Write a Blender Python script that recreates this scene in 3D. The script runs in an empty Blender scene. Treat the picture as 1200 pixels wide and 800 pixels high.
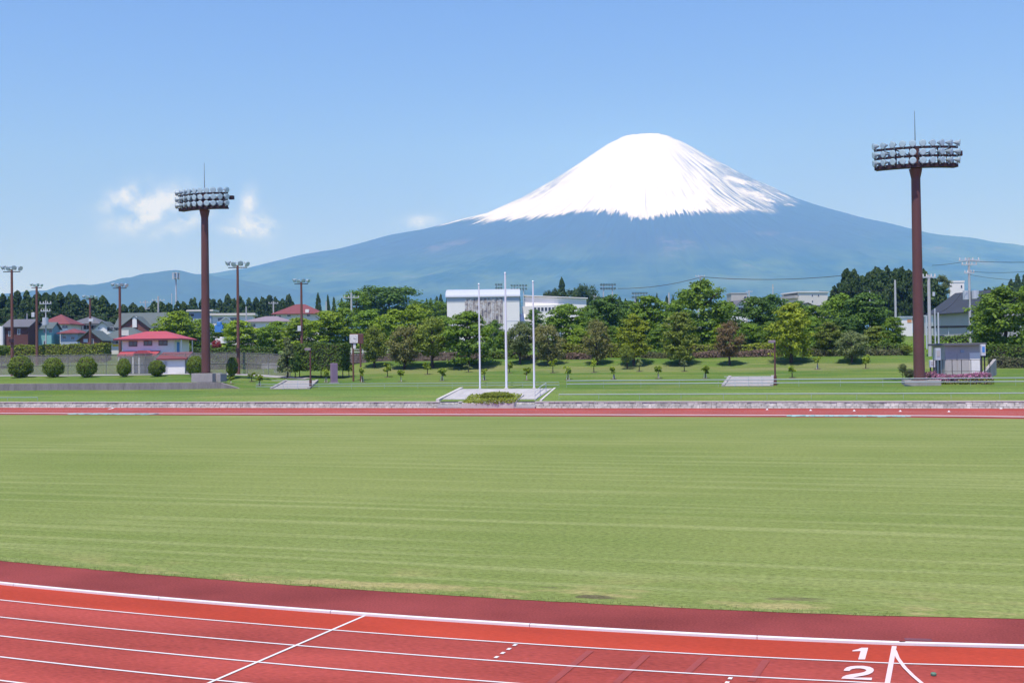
import bpy, math, random
import numpy as np
from mathutils import Vector, Matrix, noise as mnoise

random.seed(7)
rng = np.random.default_rng(7)
C = bpy.context.scene.collection
SC = bpy.context.scene

# ------------------------------------------------------------------ camera
YAW, ROLL, F, CAMH = math.radians(17.5), 0.0125, 1350.0, 4.8
PITCH = math.atan(21 / 1350)
FH = Vector((-math.sin(YAW), math.cos(YAW), 0)); RH = Vector((math.cos(YAW), math.sin(YAW), 0))
FW = FH * math.cos(PITCH) + Vector((0, 0, 1)) * math.sin(PITCH)
U0 = RH.cross(FW)
RV = RH * math.cos(ROLL) - U0 * math.sin(ROLL)
UV = U0 * math.cos(ROLL) + RH * math.sin(ROLL)
CAM = Vector((0, 0, CAMH))
cd = bpy.data.cameras.new('camera'); cam = bpy.data.objects.new('camera', cd); C.objects.link(cam)
cd.sensor_width = 36; cd.lens = 36 * F / 1200; cd.clip_start = 0.5; cd.clip_end = 80000
M4 = Matrix.Identity(4)
for i in range(3):
    M4[i][0], M4[i][1], M4[i][2], M4[i][3] = RV[i], UV[i], -FW[i], CAM[i]
cam.matrix_world = M4
SC.camera = cam

# ------------------------------------------------------------------ exposure, sun, sky
SC.view_settings.view_transform = 'Standard'
SC.view_settings.look = 'None'
SC.view_settings.exposure = 0.2
SC.view_settings.gamma = 1.0
SC.cycles.volume_bounces = 2
SC.cycles.max_bounces = 6
SC.cycles.transparent_max_bounces = 16
sun_dir = (RH * -0.15 + FH * -0.36 + Vector((0, 0, 1.0))).normalized()
sd = bpy.data.lights.new('sun', 'SUN'); so = bpy.data.objects.new('sun', sd); C.objects.link(so)
sd.energy = 4.4; sd.angle = math.radians(0.53); sd.color = (1.0, 0.955, 0.89)
so.rotation_euler = sun_dir.to_track_quat('Z', 'Y').to_euler()
so.location = (0, 0, 100)

W = bpy.data.worlds.new('World'); SC.world = W; W.use_nodes = True
wt = W.node_tree; wn = wt.nodes; wl = wt.links
bg = wn['Background']
sky = wn.new('ShaderNodeTexSky'); sky.sky_type = 'NISHITA'; sky.sun_disc = False
sky.sun_elevation = math.asin(sun_dir.z); sky.sun_rotation = math.atan2(sun_dir.x, sun_dir.y)
sky.altitude = 450; sky.air_density = 1.0; sky.dust_density = 0.0; sky.ozone_density = 2.6
bg.inputs['Strength'].default_value = 0.15


def ray(px, py):
    return FW + RV * ((px - 600) / F) - UV * ((py - 400) / F)


def P(px, py, depth):
    return CAM + ray(px, py) * depth


def G(px, py, z=0.0):
    D = ray(px, py)
    return CAM + D * ((z - CAMH) / D.z)


def PV(px, py, v):
    D = ray(px, py)
    return CAM + D * (v / D.y)


def proj(p):
    q = Vector(p) - CAM; d = q.dot(FW)
    return 600 + F * q.dot(RV) / d, 400 - F * q.dot(UV) / d, d


# clouds as part of the sky (two wisps beside the left tower, one faint one left of the peak)
def wmath(op, a, b=None, c=None):
    n = wn.new('ShaderNodeMath'); n.operation = op
    for i, x in enumerate((a, b, c)):
        if x is None: continue
        if isinstance(x, (int, float)): n.inputs[i].default_value = x
        else: wl.new(x, n.inputs[i])
    return n.outputs[0]


def wdot(vec, t):
    n = wn.new('ShaderNodeVectorMath'); n.operation = 'DOT_PRODUCT'
    wl.new(vec, n.inputs[0]); n.inputs[1].default_value = t
    return n.outputs['Value']


tc = wn.new('ShaderNodeTexCoord')
nz = wn.new('ShaderNodeTexNoise'); nz.inputs['Scale'].default_value = 58; nz.inputs['Detail'].default_value = 7
nz.inputs['Roughness'].default_value = 0.62
wl.new(tc.outputs['Generated'], nz.inputs['Vector'])
total = None
for (px, py, a, b, tilt, st) in [(143, 231, .017, .0075, -30, .75), (175, 246, .026, .010, -26, 1.0), (190, 240, .010, .008, -10, .55), (212, 262, .020, .006, -24, .7),
                                 (291, 244, .006, .012, 8, .75), (298, 263, .014, .009, 12, 1.0), (279, 272, .011, .004, 12, .6),
                                 (492, 260, .014, .005, -5, .4)]:
    c = ray(px, py).normalized(); t1 = (RV - c * RV.dot(c)).normalized(); t2 = t1.cross(c) * -1
    ta = math.radians(tilt)
    e1 = t1 * math.cos(ta) + t2 * math.sin(ta); e2 = t2 * math.cos(ta) - t1 * math.sin(ta)
    x = wmath('DIVIDE', wdot(tc.outputs['Generated'], e1), a)
    y = wmath('DIVIDE', wdot(tc.outputs['Generated'], e2), b)
    r2 = wmath('ADD', wmath('MULTIPLY', x, x), wmath('MULTIPLY', y, y))
    g = wmath('MULTIPLY', wmath('POWER', 2.718, wmath('MULTIPLY', r2, -0.8)), st)
    front = wmath('GREATER_THAN', wdot(tc.outputs['Generated'], c), 0.9)
    g = wmath('MULTIPLY', g, front)
    total = g if total is None else wmath('MAXIMUM', total, g)
cm = wmath('MULTIPLY', total, wmath('MULTIPLY', wmath('SUBTRACT', nz.outputs['Fac'], 0.34), 5.6))
clp = wn.new('ShaderNodeClamp'); wl.new(cm, clp.inputs['Value']); clp.inputs['Max'].default_value = 0.95
cmix = wn.new('ShaderNodeMixRGB'); wl.new(clp.outputs[0], cmix.inputs['Fac'])
hsv = wn.new('ShaderNodeHueSaturation'); hsv.inputs['Saturation'].default_value = 1.0
tint = wn.new('ShaderNodeMixRGB'); tint.blend_type = 'MULTIPLY'; tint.inputs['Fac'].default_value = 1
wl.new(sky.outputs['Color'], tint.inputs['Color1']); tint.inputs['Color2'].default_value = (.63, .69, 1.20, 1)
wl.new(tint.outputs[0], hsv.inputs['Color'])
wl.new(hsv.outputs['Color'], cmix.inputs['Color1']); cmix.inputs['Color2'].default_value = (5.4, 6.8, 9.8, 1)
wl.new(cmix.outputs[0], bg.inputs['Color'])

HAZE_DENSITY = 1.0e-4
HAZE_COLOR = (0.18, 0.46, 1.0)


# ------------------------------------------------------------------ materials
def lin(r, g, b):
    f = lambda c: (c / 255 / 12.92) if c / 255 <= .04045 else ((c / 255 + .055) / 1.055) ** 2.4
    return f(r), f(g), f(b)


def mat(name, col, rough=0.7, amt=0.12, scale=1.5, fine=14.0, bump=0.0, metal=0.0, stretch=(1, 1, 1), spec=0.3):
    m = bpy.data.materials.new(name); m.use_nodes = True
    nt = m.node_tree; n = nt.nodes; l = nt.links; b = n['Principled BSDF']
    b.inputs['Roughness'].default_value = rough; b.inputs['Metallic'].default_value = metal
    b.inputs['Specular IOR Level'].default_value = spec
    t = n.new('ShaderNodeTexCoord'); mp = n.new('ShaderNodeMapping'); mp.inputs['Scale'].default_value = stretch
    l.new(t.outputs['Object'], mp.inputs['Vector'])
    n1 = n.new('ShaderNodeTexNoise'); n1.inputs['Scale'].default_value = scale; n1.inputs['Detail'].default_value = 5
    n2 = n.new('ShaderNodeTexNoise'); n2.inputs['Scale'].default_value = fine; n2.inputs['Detail'].default_value = 4
    for q in (n1, n2): l.new(mp.outputs[0], q.inputs['Vector'])
    ad = n.new('ShaderNodeMath'); ad.operation = 'ADD'; l.new(n1.outputs['Fac'], ad.inputs[0]); l.new(n2.outputs['Fac'], ad.inputs[1])
    r = n.new('ShaderNodeMapRange'); r.inputs['From Min'].default_value = .65; r.inputs['From Max'].default_value = 1.35
    r.inputs['To Min'].default_value = 1 - amt; r.inputs['To Max'].default_value = 1 + amt
    l.new(ad.outputs[0], r.inputs['Value'])
    mx = n.new('ShaderNodeVectorMath'); mx.operation = 'SCALE'; mx.inputs[0].default_value = col
    l.new(r.outputs[0], mx.inputs['Scale']); l.new(mx.outputs[0], b.inputs['Base Color'])
    if bump:
        bp = n.new('ShaderNodeBump'); bp.inputs['Strength'].default_value = bump; bp.inputs['Distance'].default_value = .02
        l.new(n2.outputs['Fac'], bp.inputs['Height']); l.new(bp.outputs[0], b.inputs['Normal'])
    return m


def leaf_mat(name, dark, light, trans=0.25):
    m = bpy.data.materials.new(name); m.use_nodes = True
    nt = m.node_tree; n = nt.nodes; l = nt.links
    b = n['Principled BSDF']; b.inputs['Roughness'].default_value = .6; b.inputs['Specular IOR Level'].default_value = .25
    geo = n.new('ShaderNodeNewGeometry')
    t = n.new('ShaderNodeTexCoord')
    nzz = n.new('ShaderNodeTexNoise'); nzz.inputs['Scale'].default_value = 5; nzz.inputs['Detail'].default_value = 3
    l.new(t.outputs['Object'], nzz.inputs['Vector'])
    oi = n.new('ShaderNodeObjectInfo')
    a = n.new('ShaderNodeMath'); a.operation = 'MULTIPLY_ADD'; l.new(geo.outputs['Random Per Island'], a.inputs[0]); a.inputs[1].default_value = .55
    l.new(nzz.outputs['Fac'], a.inputs[2])
    s = n.new('ShaderNodeMath'); s.operation = 'SUBTRACT'; l.new(a.outputs[0], s.inputs[0]); s.inputs[1].default_value = .25; s.use_clamp = True
    mx = n.new('ShaderNodeMixRGB'); mx.inputs['Color1'].default_value = (*dark, 1); mx.inputs['Color2'].default_value = (*light, 1)
    l.new(s.outputs[0], mx.inputs['Fac'])
    br = n.new('ShaderNodeMapRange'); br.inputs['To Min'].default_value = .82; br.inputs['To Max'].default_value = 1.18
    l.new(oi.outputs['Random'], br.inputs['Value'])
    vs = n.new('ShaderNodeVectorMath'); vs.operation = 'SCALE'; l.new(mx.outputs[0], vs.inputs[0]); l.new(br.outputs[0], vs.inputs['Scale'])
    l.new(vs.outputs[0], b.inputs['Base Color'])
    tr = n.new('ShaderNodeBsdfTranslucent'); l.new(vs.outputs[0], tr.inputs['Color'])
    ms = n.new('ShaderNodeMixShader'); ms.inputs[0].default_value = trans
    l.new(b.outputs[0], ms.inputs[1]); l.new(tr.outputs[0], ms.inputs[2]); l.new(ms.outputs[0], n['Material Output'].inputs['Surface'])
    return m


MT = {}
MT['red'] = mat('track_rubber', (.320, .060, .046), .85, .42, .5, 24, .15, spec=.06, stretch=(.35, 1.2, 1))
MT['lane1'] = mat('lane_rubber_new', (.385, .052, .028), .8, .26, .6, 24, .12, spec=.06, stretch=(.35, 1.2, 1))
MT['band'] = mat('inner_band_rubber', (.225, .048, .043), .88, .40, .35, 24, .15, spec=.06)
MT['white'] = mat('white_line_paint', (.70, .67, .63), .6, .07, 3, 30)
MT['pinkwhite'] = mat('numeral_paint', (.72, .56, .54), .6, .06, 3, 30)
MT['kerb'] = mat('white_kerb_metal', (.74, .72, .67), .45, .05, 2, 20)
MT['conc'] = mat('concrete', (.33, .31, .29), .85, .18, .9, 9, .2)
MT['concrete_dark'] = mat('weathered_concrete', (.22, .195, .19), .88, .28, .5, 5, .2, stretch=(2.5, 2.5, .35))
MT['paving'] = mat('pale_paving', (.40, .385, .365), .85, .16, .7, 9, .1)
MT['coping'] = mat('coping_stone', (.50, .475, .43), .8, .14, .9, 10, .1)
MT['stoneA'] = mat('stone_pale', (.46, .42, .37), .85, .30, .8, 7, .3)
MT['stoneB'] = mat('stone_brown', (.16, .12, .10), .9, .35, .5, 6, .3)
MT['brown'] = mat('brown_painted_steel', (.125, .052, .042), .5, .15, .6, 8, spec=.4)
MT['rustbrown'] = mat('brown_mast_paint', (.17, .075, .055), .6, .15, 1.0, 8)
MT['darksteel'] = mat('dark_steel', (.045, .022, .024), .55, .15, 1, 8)
MT['lampbody'] = mat('lamp_housing', (.34, .42, .45), .35, .08, 2, 9, metal=.0, spec=.6)
MT['lens'] = mat('lamp_lens', (.52, .70, .74), .15, .05, 2, 9, spec=.8)
MT['galv'] = mat('galvanised_steel', (.50, .53, .56), .45, .08, 2, 9, spec=.5)
MT['rail'] = mat('pale_rail_steel', (.30, .36, .40), .4, .06, 2, 9, spec=.5)
MT['pole'] = mat('flagpole_white', (.78, .80, .84), .3, .03, 2, 9, spec=.6)
MT['greypole'] = mat('grey_concrete_pole', (.48, .47, .46), .8, .1, 2, 9)
MT['bark'] = mat('bark', (.085, .062, .045), .9, .3, 3, 12, .4)
MT['wall_white'] = mat('white_render', (.82, .79, .74), .8, .04, .5, 4)
MT['wall_cream'] = mat('cream_render', (.70, .66, .58), .8, .05, .5, 4)
MT['wall_beige'] = mat('beige_concrete', (.48, .45, .42), .85, .08, .5, 4)
MT['wall_brown'] = mat('brown_siding', (.13, .055, .05), .8, .15, .8, 5, stretch=(1, 1, 6))
MT['wall_brick'] = mat('brick_red_siding', (.20, .085, .07), .8, .15, .8, 5, stretch=(1, 1, 6))
MT['wall_mint'] = mat('mint_render', (.22, .46, .44), .8, .06, .6, 5)
MT['wall_blue'] = mat('bluegrey_render', (.36, .42, .50), .8, .06, .6, 5)
MT['wall_grey'] = mat('grey_render', (.46, .445, .42), .8, .06, .6, 5)
MT['roof_red'] = mat('red_metal_roof', (.42, .075, .085), .55, .07, .5, 6)
MT['roof_tile'] = mat('red_tile_roof', (.19, .058, .06), .7, .14, .8, 9)
MT['roof_grey'] = mat('grey_roof', (.13, .13, .14), .65, .1, .6, 6)
MT['roof_green'] = mat('greygreen_roof', (.10, .125, .12), .65, .1, .6, 6)
MT['roof_dark'] = mat('slate_roof', (.045, .05, .058), .6, .12, .6, 6)
MT['roof_pale'] = mat('pale_metal_roof', (.48, .51, .55), .5, .05, .4, 4)
MT['roof_purple'] = mat('mauve_roof', (.25, .20, .22), .6, .1, .6, 6)
MT['glass'] = mat('window_glass', (.03, .035, .045), .12, .2, .6, 3, spec=.8)
MT['frame_red'] = mat('dark_red_frame', (.16, .05, .06), .6, .05)
MT['frame'] = mat('pale_frame', (.6, .6, .62), .5, .05)
MT['yellow'] = mat('yellow_panel', (.75, .50, .02), .5, .05)
MT['purple'] = mat('purple_stone', (.26, .17, .24), .45, .12, 2, 14, spec=.5)
MT['teal'] = mat('teal_sheet', (.22, .46, .42), .6, .2, 1.2, 9)
MT['black'] = mat('black_paint', (.02, .02, .022), .5, .05)
MT['carpaint'] = mat('silver_car_paint', (.55, .58, .60), .3, .03, spec=.6)
MT['blue'] = mat('blue_plastic', (.08, .25, .60), .5, .05)
MT['orange'] = mat('orange_sheet', (.65, .32, .15), .6, .08)
MT['path'] = mat('grey_path', (.33, .32, .31), .9, .12, .5, 6)
MT['soil'] = mat('soil', (.11, .08, .06), .95, .2, 1, 9)

LF = {}
LF['bright'] = leaf_mat('leaf_bright_green', (0.111, 0.187, 0.013), (0.377, 0.517, 0.034), .3)
LF['mid'] = leaf_mat('leaf_mid_green', (0.072, 0.143, 0.013), (0.247, 0.385, 0.034), .28)
LF['deep'] = leaf_mat('leaf_deep_green', (0.044, 0.101, 0.017), (0.143, 0.259, 0.034), .22)
LF['yellow'] = leaf_mat('leaf_yellow_green', (.150, .190, .012), (.430, .520, .036), .3)
LF['olive'] = leaf_mat('leaf_olive', (.100, .140, .018), (.300, .370, .050), .25)
LF['brown'] = leaf_mat('leaf_brown_olive', (.095, .105, .026), (.260, .255, .075), .22)
LF['redbrown'] = leaf_mat('leaf_red_brown', (.110, .080, .030), (.290, .200, .085), .22)
LF['paleolive'] = leaf_mat('leaf_pale_olive', (.100, .130, .042), (.260, .320, .105), .25)
LF['cedar'] = leaf_mat('needle_dark', (0.023, 0.055, 0.015), (0.081, 0.132, 0.026), .1)
LF['bush'] = leaf_mat('leaf_clipped_bush', (0.065, 0.116, 0.009), (0.234, 0.319, 0.026), .2)
LF['hedge'] = leaf_mat('leaf_hedge', (.12, .17, .015), (.33, .38, .04), .25)
LF['hedgedark'] = leaf_mat('leaf_hedge_dark', (0.042, 0.088, 0.011), (0.143, 0.220, 0.024), .2)
LF['azalea'] = leaf_mat('azalea_pink', (.10, .10, .03), (.52, .18, .36), .2)
LF['azalea_dull'] = leaf_mat('azalea_faded', (.055, .095, .020), (.190, .180, .085), .2)
LF['red'] = leaf_mat('leaf_red', (0.216, 0.027, 0.027), (0.472, 0.081, 0.081), .2)
LF['sapling'] = leaf_mat('leaf_sapling', (0.117, 0.187, 0.015), (0.390, 0.484, 0.038), .3)


# ------------------------------------------------------------------ mesh helpers
class MB:
    def __init__(s): s.v = []; s.f = []

    def add(s, vs, fs):
        o = len(s.v); s.v += [tuple(q) for q in vs]; s.f += [tuple(i + o for i in q) for q in fs]; return s

    def box(s, x0, y0, z0, x1, y1, z1):
        return s.add([(x0, y0, z0), (x1, y0, z0), (x1, y1, z0), (x0, y1, z0), (x0, y0, z1), (x1, y0, z1), (x1, y1, z1), (x0, y1, z1)],
                     [(0, 3, 2, 1), (4, 5, 6, 7), (0, 1, 5, 4), (1, 2, 6, 5), (2, 3, 7, 6), (3, 0, 4, 7)])

    def bev(s, x0, y0, z0, x1, y1, z1, b):      # box with chamfered top
        return s.add([(x0, y0, z0), (x1, y0, z0), (x1, y1, z0), (x0, y1, z0), (x0, y0, z1 - b), (x1, y0, z1 - b), (x1, y1, z1 - b), (x0, y1, z1 - b),
                      (x0 + b, y0 + b, z1), (x1 - b, y0 + b, z1), (x1 - b, y1 - b, z1), (x0 + b, y1 - b, z1)],
                     [(0, 3, 2, 1), (8, 9, 10, 11)] + [(i, (i + 1) % 4, (i + 1) % 4 + 4, i + 4) for i in range(4)] + [(i + 4, (i + 1) % 4 + 4, (i + 1) % 4 + 8, i + 8) for i in range(4)])

    def tube(s, p0, p1, r0, r1=None, n=8, caps=True):
        r1 = r0 if r1 is None else r1
        p0 = Vector(p0); p1 = Vector(p1); d = (p1 - p0).normalized()
        a = d.orthogonal().normalized(); b = d.cross(a)
        vs = []
        for p, r in ((p0, r0), (p1, r1)):
            for i in range(n):
                t = 2 * math.pi * i / n; vs.append(p + a * (r * math.cos(t)) + b * (r * math.sin(t)))
        fs = [(i, (i + 1) % n, (i + 1) % n + n, i + n) for i in range(n)]
        if caps: fs += [tuple(range(n))[::-1], tuple(range(n, 2 * n))]
        return s.add(vs, fs)

    def path(s, pts, rs, n=6):
        for i in range(len(pts) - 1): s.tube(pts[i], pts[i + 1], rs[i], rs[i + 1], n, i in (0, len(pts) - 2))
        return s

    def slab(s, poly, t, d=(0, 0, -1)):         # polygon extruded by t along d
        n = len(poly); d = Vector(d) * t
        vs = [Vector(p) for p in poly] + [Vector(p) + d for p in poly]
        return s.add(vs, [tuple(range(n)), tuple(range(n, 2 * n))[::-1]] + [(i, i + n, (i + 1) % n + n, (i + 1) % n) for i in range(n)])

    def mesh(s, name, m=None):
        me = bpy.data.meshes.new(name); me.from_pydata(s.v, [], s.f); me.update()
        if m: me.materials.append(m)
        return me

    def build(s, name, m, parent=None, loc=None, smooth=False):
        me = s.mesh(name, m)
        if smooth:
            me.polygons.foreach_set('use_smooth', [True] * len(me.polygons))
            me.set_sharp_from_angle(angle=math.radians(40))
        return obj(name, me, parent, loc)


def obj(name, me, parent=None, loc=None, rot=None, scale=None, m=None):
    o = bpy.data.objects.new(name, me); C.objects.link(o)
    if parent: o.parent = parent
    if loc is not None: o.location = loc
    if rot is not None: o.rotation_euler = rot
    if scale is not None: o.scale = scale
    if m is not None:
        if not me.materials: me.materials.append(None)
        o.material_slots[0].link = 'OBJECT'; o.material_slots[0].material = m
    return o


def tag(o, label, cat, group=None):
    o['label'] = label; o['category'] = cat
    if group: o['group'] = group
    return o


def T(name, label, cat, loc, rotz=0.0, group=None):
    o = bpy.data.objects.new(name, None); C.objects.link(o); o.empty_display_size = .2
    o.location = loc; o.rotation_euler = (0, 0, rotz)
    return tag(o, label, cat, group)


def struct(name, mb, m, kind='structure'):
    o = mb.build(name, m); o['kind'] = kind; return o


def ss(a, b, x):
    t = min(1, max(0, (x - a) / (b - a))); return t * t * (3 - 2 * t)


# ------------------------------------------------------------------ terrain
PR = [(109, .66), (114, 1.66), (128, 2.42), (138, 3.19), (143.5, 3.52), (149.5, 4.72), (152, 4.85), (160, 5.0), (200, 7.0), (300, 10.), (600, 13.), (1200, 14.), (30000, 14.)]
PL = [(109, .66), (117.9, 1.75), (118.4, 2.47), (126, 3.15), (132, 3.42), (165, 3.5), (173, 5.6), (210, 7.3), (300, 10.), (600, 13.), (1200, 14.), (30000, 14.)]


def interp(T_, v):
    if v <= T_[0][0]: return T_[0][1]
    for (a, b), (c, d) in zip(T_, T_[1:]):
        if v <= c: return b + (d - b) * (v - a) / (c - a)
    return T_[-1][1]


def terr(u, v):
    w = ss(-80, -66, u)
    z = interp(PL, v) * (1 - w) + interp(PR, v) * w
    return z + (0.10 * mnoise.noise((u * .11, v * .2, 3)) * ss(110, 122, v) if v < 175 else 0)


def on_ground(px, v):
    py = 430
    for _ in range(5):
        p = PV(px, py, v); p.z = terr(p.x, v); py = proj(p)[1]
    return p


def top_h(p, py):                               # height above p whose top shows at row py
    h = 5.0
    for _ in range(8):
        a = proj((p.x, p.y, p.z + h))[1]; b = proj((p.x, p.y, p.z + h + .1))[1]
        h += (py - a) / ((b - a) / .1)
    return h


def wpx(p, w):
    return w * proj(p)[2] / F


# ------------------------------------------------------------------ ground surfaces
def axis_nodes(nt, t):
    sep = nt.nodes.new('ShaderNodeSeparateXYZ'); nt.links.new(t, sep.inputs[0]); return sep.outputs


def grass_mat(name, base, alt, dry, field):
    m = bpy.data.materials.new(name); m.use_nodes = True
    nt = m.node_tree; n = nt.nodes; l = nt.links; b = n['Principled BSDF']
    b.inputs['Roughness'].default_value = .85; b.inputs['Specular IOR Level'].default_value = .05
    t = n.new('ShaderNodeTexCoord').outputs['Object']

    def nse(scale, st=(1, 1, 1), det=4, rough=.55):
        mp = n.new('ShaderNodeMapping'); mp.inputs['Scale'].default_value = st; l.new(t, mp.inputs['Vector'])
        q = n.new('ShaderNodeTexNoise'); q.inputs['Scale'].default_value = scale; q.inputs['Detail'].default_value = det; q.inputs['Roughness'].default_value = rough
        l.new(mp.outputs[0], q.inputs['Vector']); return q.outputs['Fac']

    def ramp(x, a, b_, lo=0., hi=1.):
        r = n.new('ShaderNodeMapRange'); r.interpolation_type = 'SMOOTHSTEP'
        for k, vv in zip(('From Min', 'From Max', 'To Min', 'To Max'), (a, b_, lo, hi)): r.inputs[k].default_value = vv
        l.new(x, r.inputs['Value']); return r.outputs[0]

    def mixc(f, a, c):
        q = n.new('ShaderNodeMixRGB'); l.new(f, q.inputs['Fac'])
        for k, vv in (('Color1', a), ('Color2', c)):
            if isinstance(vv, tuple): q.inputs[k].default_value = (*vv, 1)
            else: l.new(vv, q.inputs[k])
        return q.outputs[0]

    def mul(a, b_):
        q = n.new('ShaderNodeMath'); q.operation = 'MULTIPLY'
        for k, vv in enumerate((a, b_)):
            if isinstance(vv, (int, float)): q.inputs[k].default_value = vv
            else: l.new(vv, q.inputs[k])
        return q.outputs[0]
    col = mixc(ramp(nse(.06, (1, 1, 1), 3), .35, .65), base, alt)
    X = axis_nodes(nt, t)
    if field:
        # mower streaks run along the field; short dry wisps inside them
        s1 = ramp(nse(1.0, (.030, 1.35, 1), 4, .6), .50, .66)
        s2 = ramp(nse(1.0, (.12, 4.2, 1), 3, .6), .50, .70)
        s3 = ramp(nse(1.0, (.02, .9, 3), 4, .6), .52, .68)
        where = ramp(nse(.035, (1, 1, 1), 3), .38, .60)
        wv = n.new('ShaderNodeMath'); wv.operation = 'MULTIPLY_ADD'; l.new(nse(.25, (.12, 1, 1), 3), wv.inputs[0]); wv.inputs[1].default_value = 9.0
        yv = n.new('ShaderNodeMath'); yv.operation = 'MULTIPLY'; l.new(X[1], yv.inputs[0]); yv.inputs[1].default_value = 3.6; l.new(yv.outputs[0], wv.inputs[2])
        sn_ = n.new('ShaderNodeMath'); sn_.operation = 'SINE'; l.new(wv.outputs[0], sn_.inputs[0])
        lines = mul(ramp(sn_.outputs[0], .45, .98), ramp(nse(.09, (.35, 1.6, 1), 4), .42, .60))
        col = mixc(mul(lines, .42), col, dry)
        col = mixc(mul(mul(s1, where), .62), col, dry)
        col = mixc(mul(s3, .35), col, (.12, .175, .035))
        col = mixc(mul(mul(s2, ramp(nse(.10, (.5, 1, 1)), .40, .60)), .50), col, dry)
        edge = ramp(X[1], 22.0, 25.5, 1., 0.)
        col = mixc(mul(mul(edge, ramp(nse(.45, (1, 2.2, 1), 4), .50, .64)), .8), col, (.36, .30, .13))
        col = mixc(mul(mul(edge, ramp(nse(.42, (1, 3.2, 2), 4), .64, .70)), .8), col, (.10, .065, .05))
    else:
        band = mul(ramp(X[1], 135.5, 138.5), ramp(X[1], 144.5, 147, 1., 0.))
        east = ramp(X[0], -72, -62)
        col = mixc(mul(mul(mul(band, east), ramp(nse(.25, (.35, 1, 1)), .34, .60)), .6), col, (.26, .235, .11))
        low = ramp(X[1], 112.5, 115, 1., 0.)
        col = mixc(mul(low, .5), col, (.15, .22, .06))
        col = mixc(ramp(nse(.3, (.3, 1.4, 1)), .48, .68, 0., .55), col, dry)
        col = mixc(ramp(nse(1.0, (.05, 1.1, 3)), .50, .68, 0., .45), col, (.055, .115, .022))
    fin = nse(10.0, (.6, 1, 1), 8, .85)
    sc = n.new('ShaderNodeVectorMath'); sc.operation = 'SCALE'; l.new(col, sc.inputs[0]); l.new(ramp(fin, .32, .68, .60, 1.40), sc.inputs['Scale'])
    l.new(sc.outputs[0], b.inputs['Base Color'])
    bp = n.new('ShaderNodeBump'); bp.inputs['Strength'].default_value = .35; bp.inputs['Distance'].default_value = .04
    l.new(nse(14, (1, 1, 1), 5, .7), bp.inputs['Height']); l.new(bp.outputs[0], b.inputs['Normal'])
    return m


MT['infield'] = grass_mat('infield_grass', (.160, .205, .052), (.192, .229, .064), (.30, .325, .125), True)
MT['lawn'] = grass_mat('bank_lawn', (.085, .155, .028), (.125, .185, .035), (.21, .22, .07), False)
MT['plain'] = mat('far_fields', (.07, .12, .035), .9, .35, .004, .05)

vs = sorted(set([109, 110, 111, 112, 113, 114, 115, 117, 117.9, 118.4, 119, 121, 123, 126, 128, 130, 132, 135, 138, 141, 144, 146, 148, 150, 152, 154, 157, 160, 163, 165, 167, 170, 173] + list(range(176, 300, 8)) + [300, 330, 370, 420, 500, 600, 800, 1200]))
us = list(np.arange(-420, -200, 10)) + list(np.arange(-200, 90, 2.0)) + list(np.arange(90, 320, 10))
g = MB()
g.v = [(u, v, terr(u, v)) for v in vs for u in us]
nu = len(us)
g.f = [(j * nu + i, j * nu + i + 1, (j + 1) * nu + i + 1, (j + 1) * nu + i) for j in range(len(vs) - 1) for i in range(nu - 1)]
o = struct('grass_bank', g, MT['lawn'])
for p_ in o.data.polygons: p_.use_smooth = True

a = P(600, 400, 11000)
g = MB()
g.add([(-26000, -800, -.35), (26000, -800, -.35), (26000, 108.9, -.35), (-26000, 108.9, -.35)], [(0, 1, 2, 3)])
struct('ground', g, MT['plain'])
g = MB()
g.add([(-420, 1199, 13.9), (318, 1199, 13.9), (9000, 1210, 13.9), (9000, 24000, 13.9), (-24000, 24000, 13.9), (-24000, 1210, 13.9)], [(0, 1, 2, 3, 4, 5)])
g.add([(310, 108.9, -.3), (9000, 108.9, -.3), (9000, 1210, 13.9), (318, 1199, 13.9), (310, 1199, 13.7)], [(0, 1, 2, 3, 4)])
g.add([(-415, 108.9, -.3), (-420, 1199, 13.9), (-24000, 1210, 13.9), (-24000, 108.9, -.3)], [(0, 1, 2, 3)])
struct('far_plain', g, MT['plain'])

# running track: stadium shape, straights along u
UA, UB, VN, VF = -84.1, 0.3, 19.90, 95.4
VC = (VN + VF) / 2; RR = (VF - VN) / 2


def bow(u):
    u = min(7.0, max(-24.0, u)); d = u + 5.5
    return (.0056 if d < 0 else .0082) * d * d


LANE = [0, 1.22, 2.40, 3.54, 4.64, 5.72, 6.80, 7.9, 9.0]


def loop(off, jit=0.0):
    pts = []
    us_ = list(np.arange(UA, -30, 4.0)) + list(np.arange(-30, UB - .01, .5 if not jit else .2)) + [UB]
    for u in us_: pts.append((u, VN - off, 0))
    r = RR + off
    na = 48
    for i in range(1, na): t = -math.pi / 2 + math.pi * i / na; pts.append((UB + r * math.cos(t), VC + r * math.sin(t), 1))
    for u in np.arange(UB, UA, -3.0): pts.append((u, VF + off, 2))
    for i in range(1, na): t = math.pi / 2 + math.pi * i / na; pts.append((UA + r * math.cos(t), VC + r * math.sin(t), 3))
    out = []
    for (u, v, k) in pts:
        w = ss(45, 26, v) if False else (1 - ss(24, 45, v))
        dv = bow(u) * w
        if jit and v < 30: dv += jit * (mnoise.noise((u * 1.7, 5, 0)) + .6 * mnoise.noise((u * 5.1, 9, 0)))
        out.append((u, v + dv))
    return out


def ribbon(o0, o1, z, h=None, j0=0.0):
    A = loop(o0, j0); B = loop(o1, j0); n = len(A); mb = MB()
    mb.v = [(x, y, z) for x, y in A] + [(x, y, z) for x, y in B]
    mb.f = [(i + n, (i + 1) % n + n, (i + 1) % n, i) for i in range(n)]
    return mb


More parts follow.
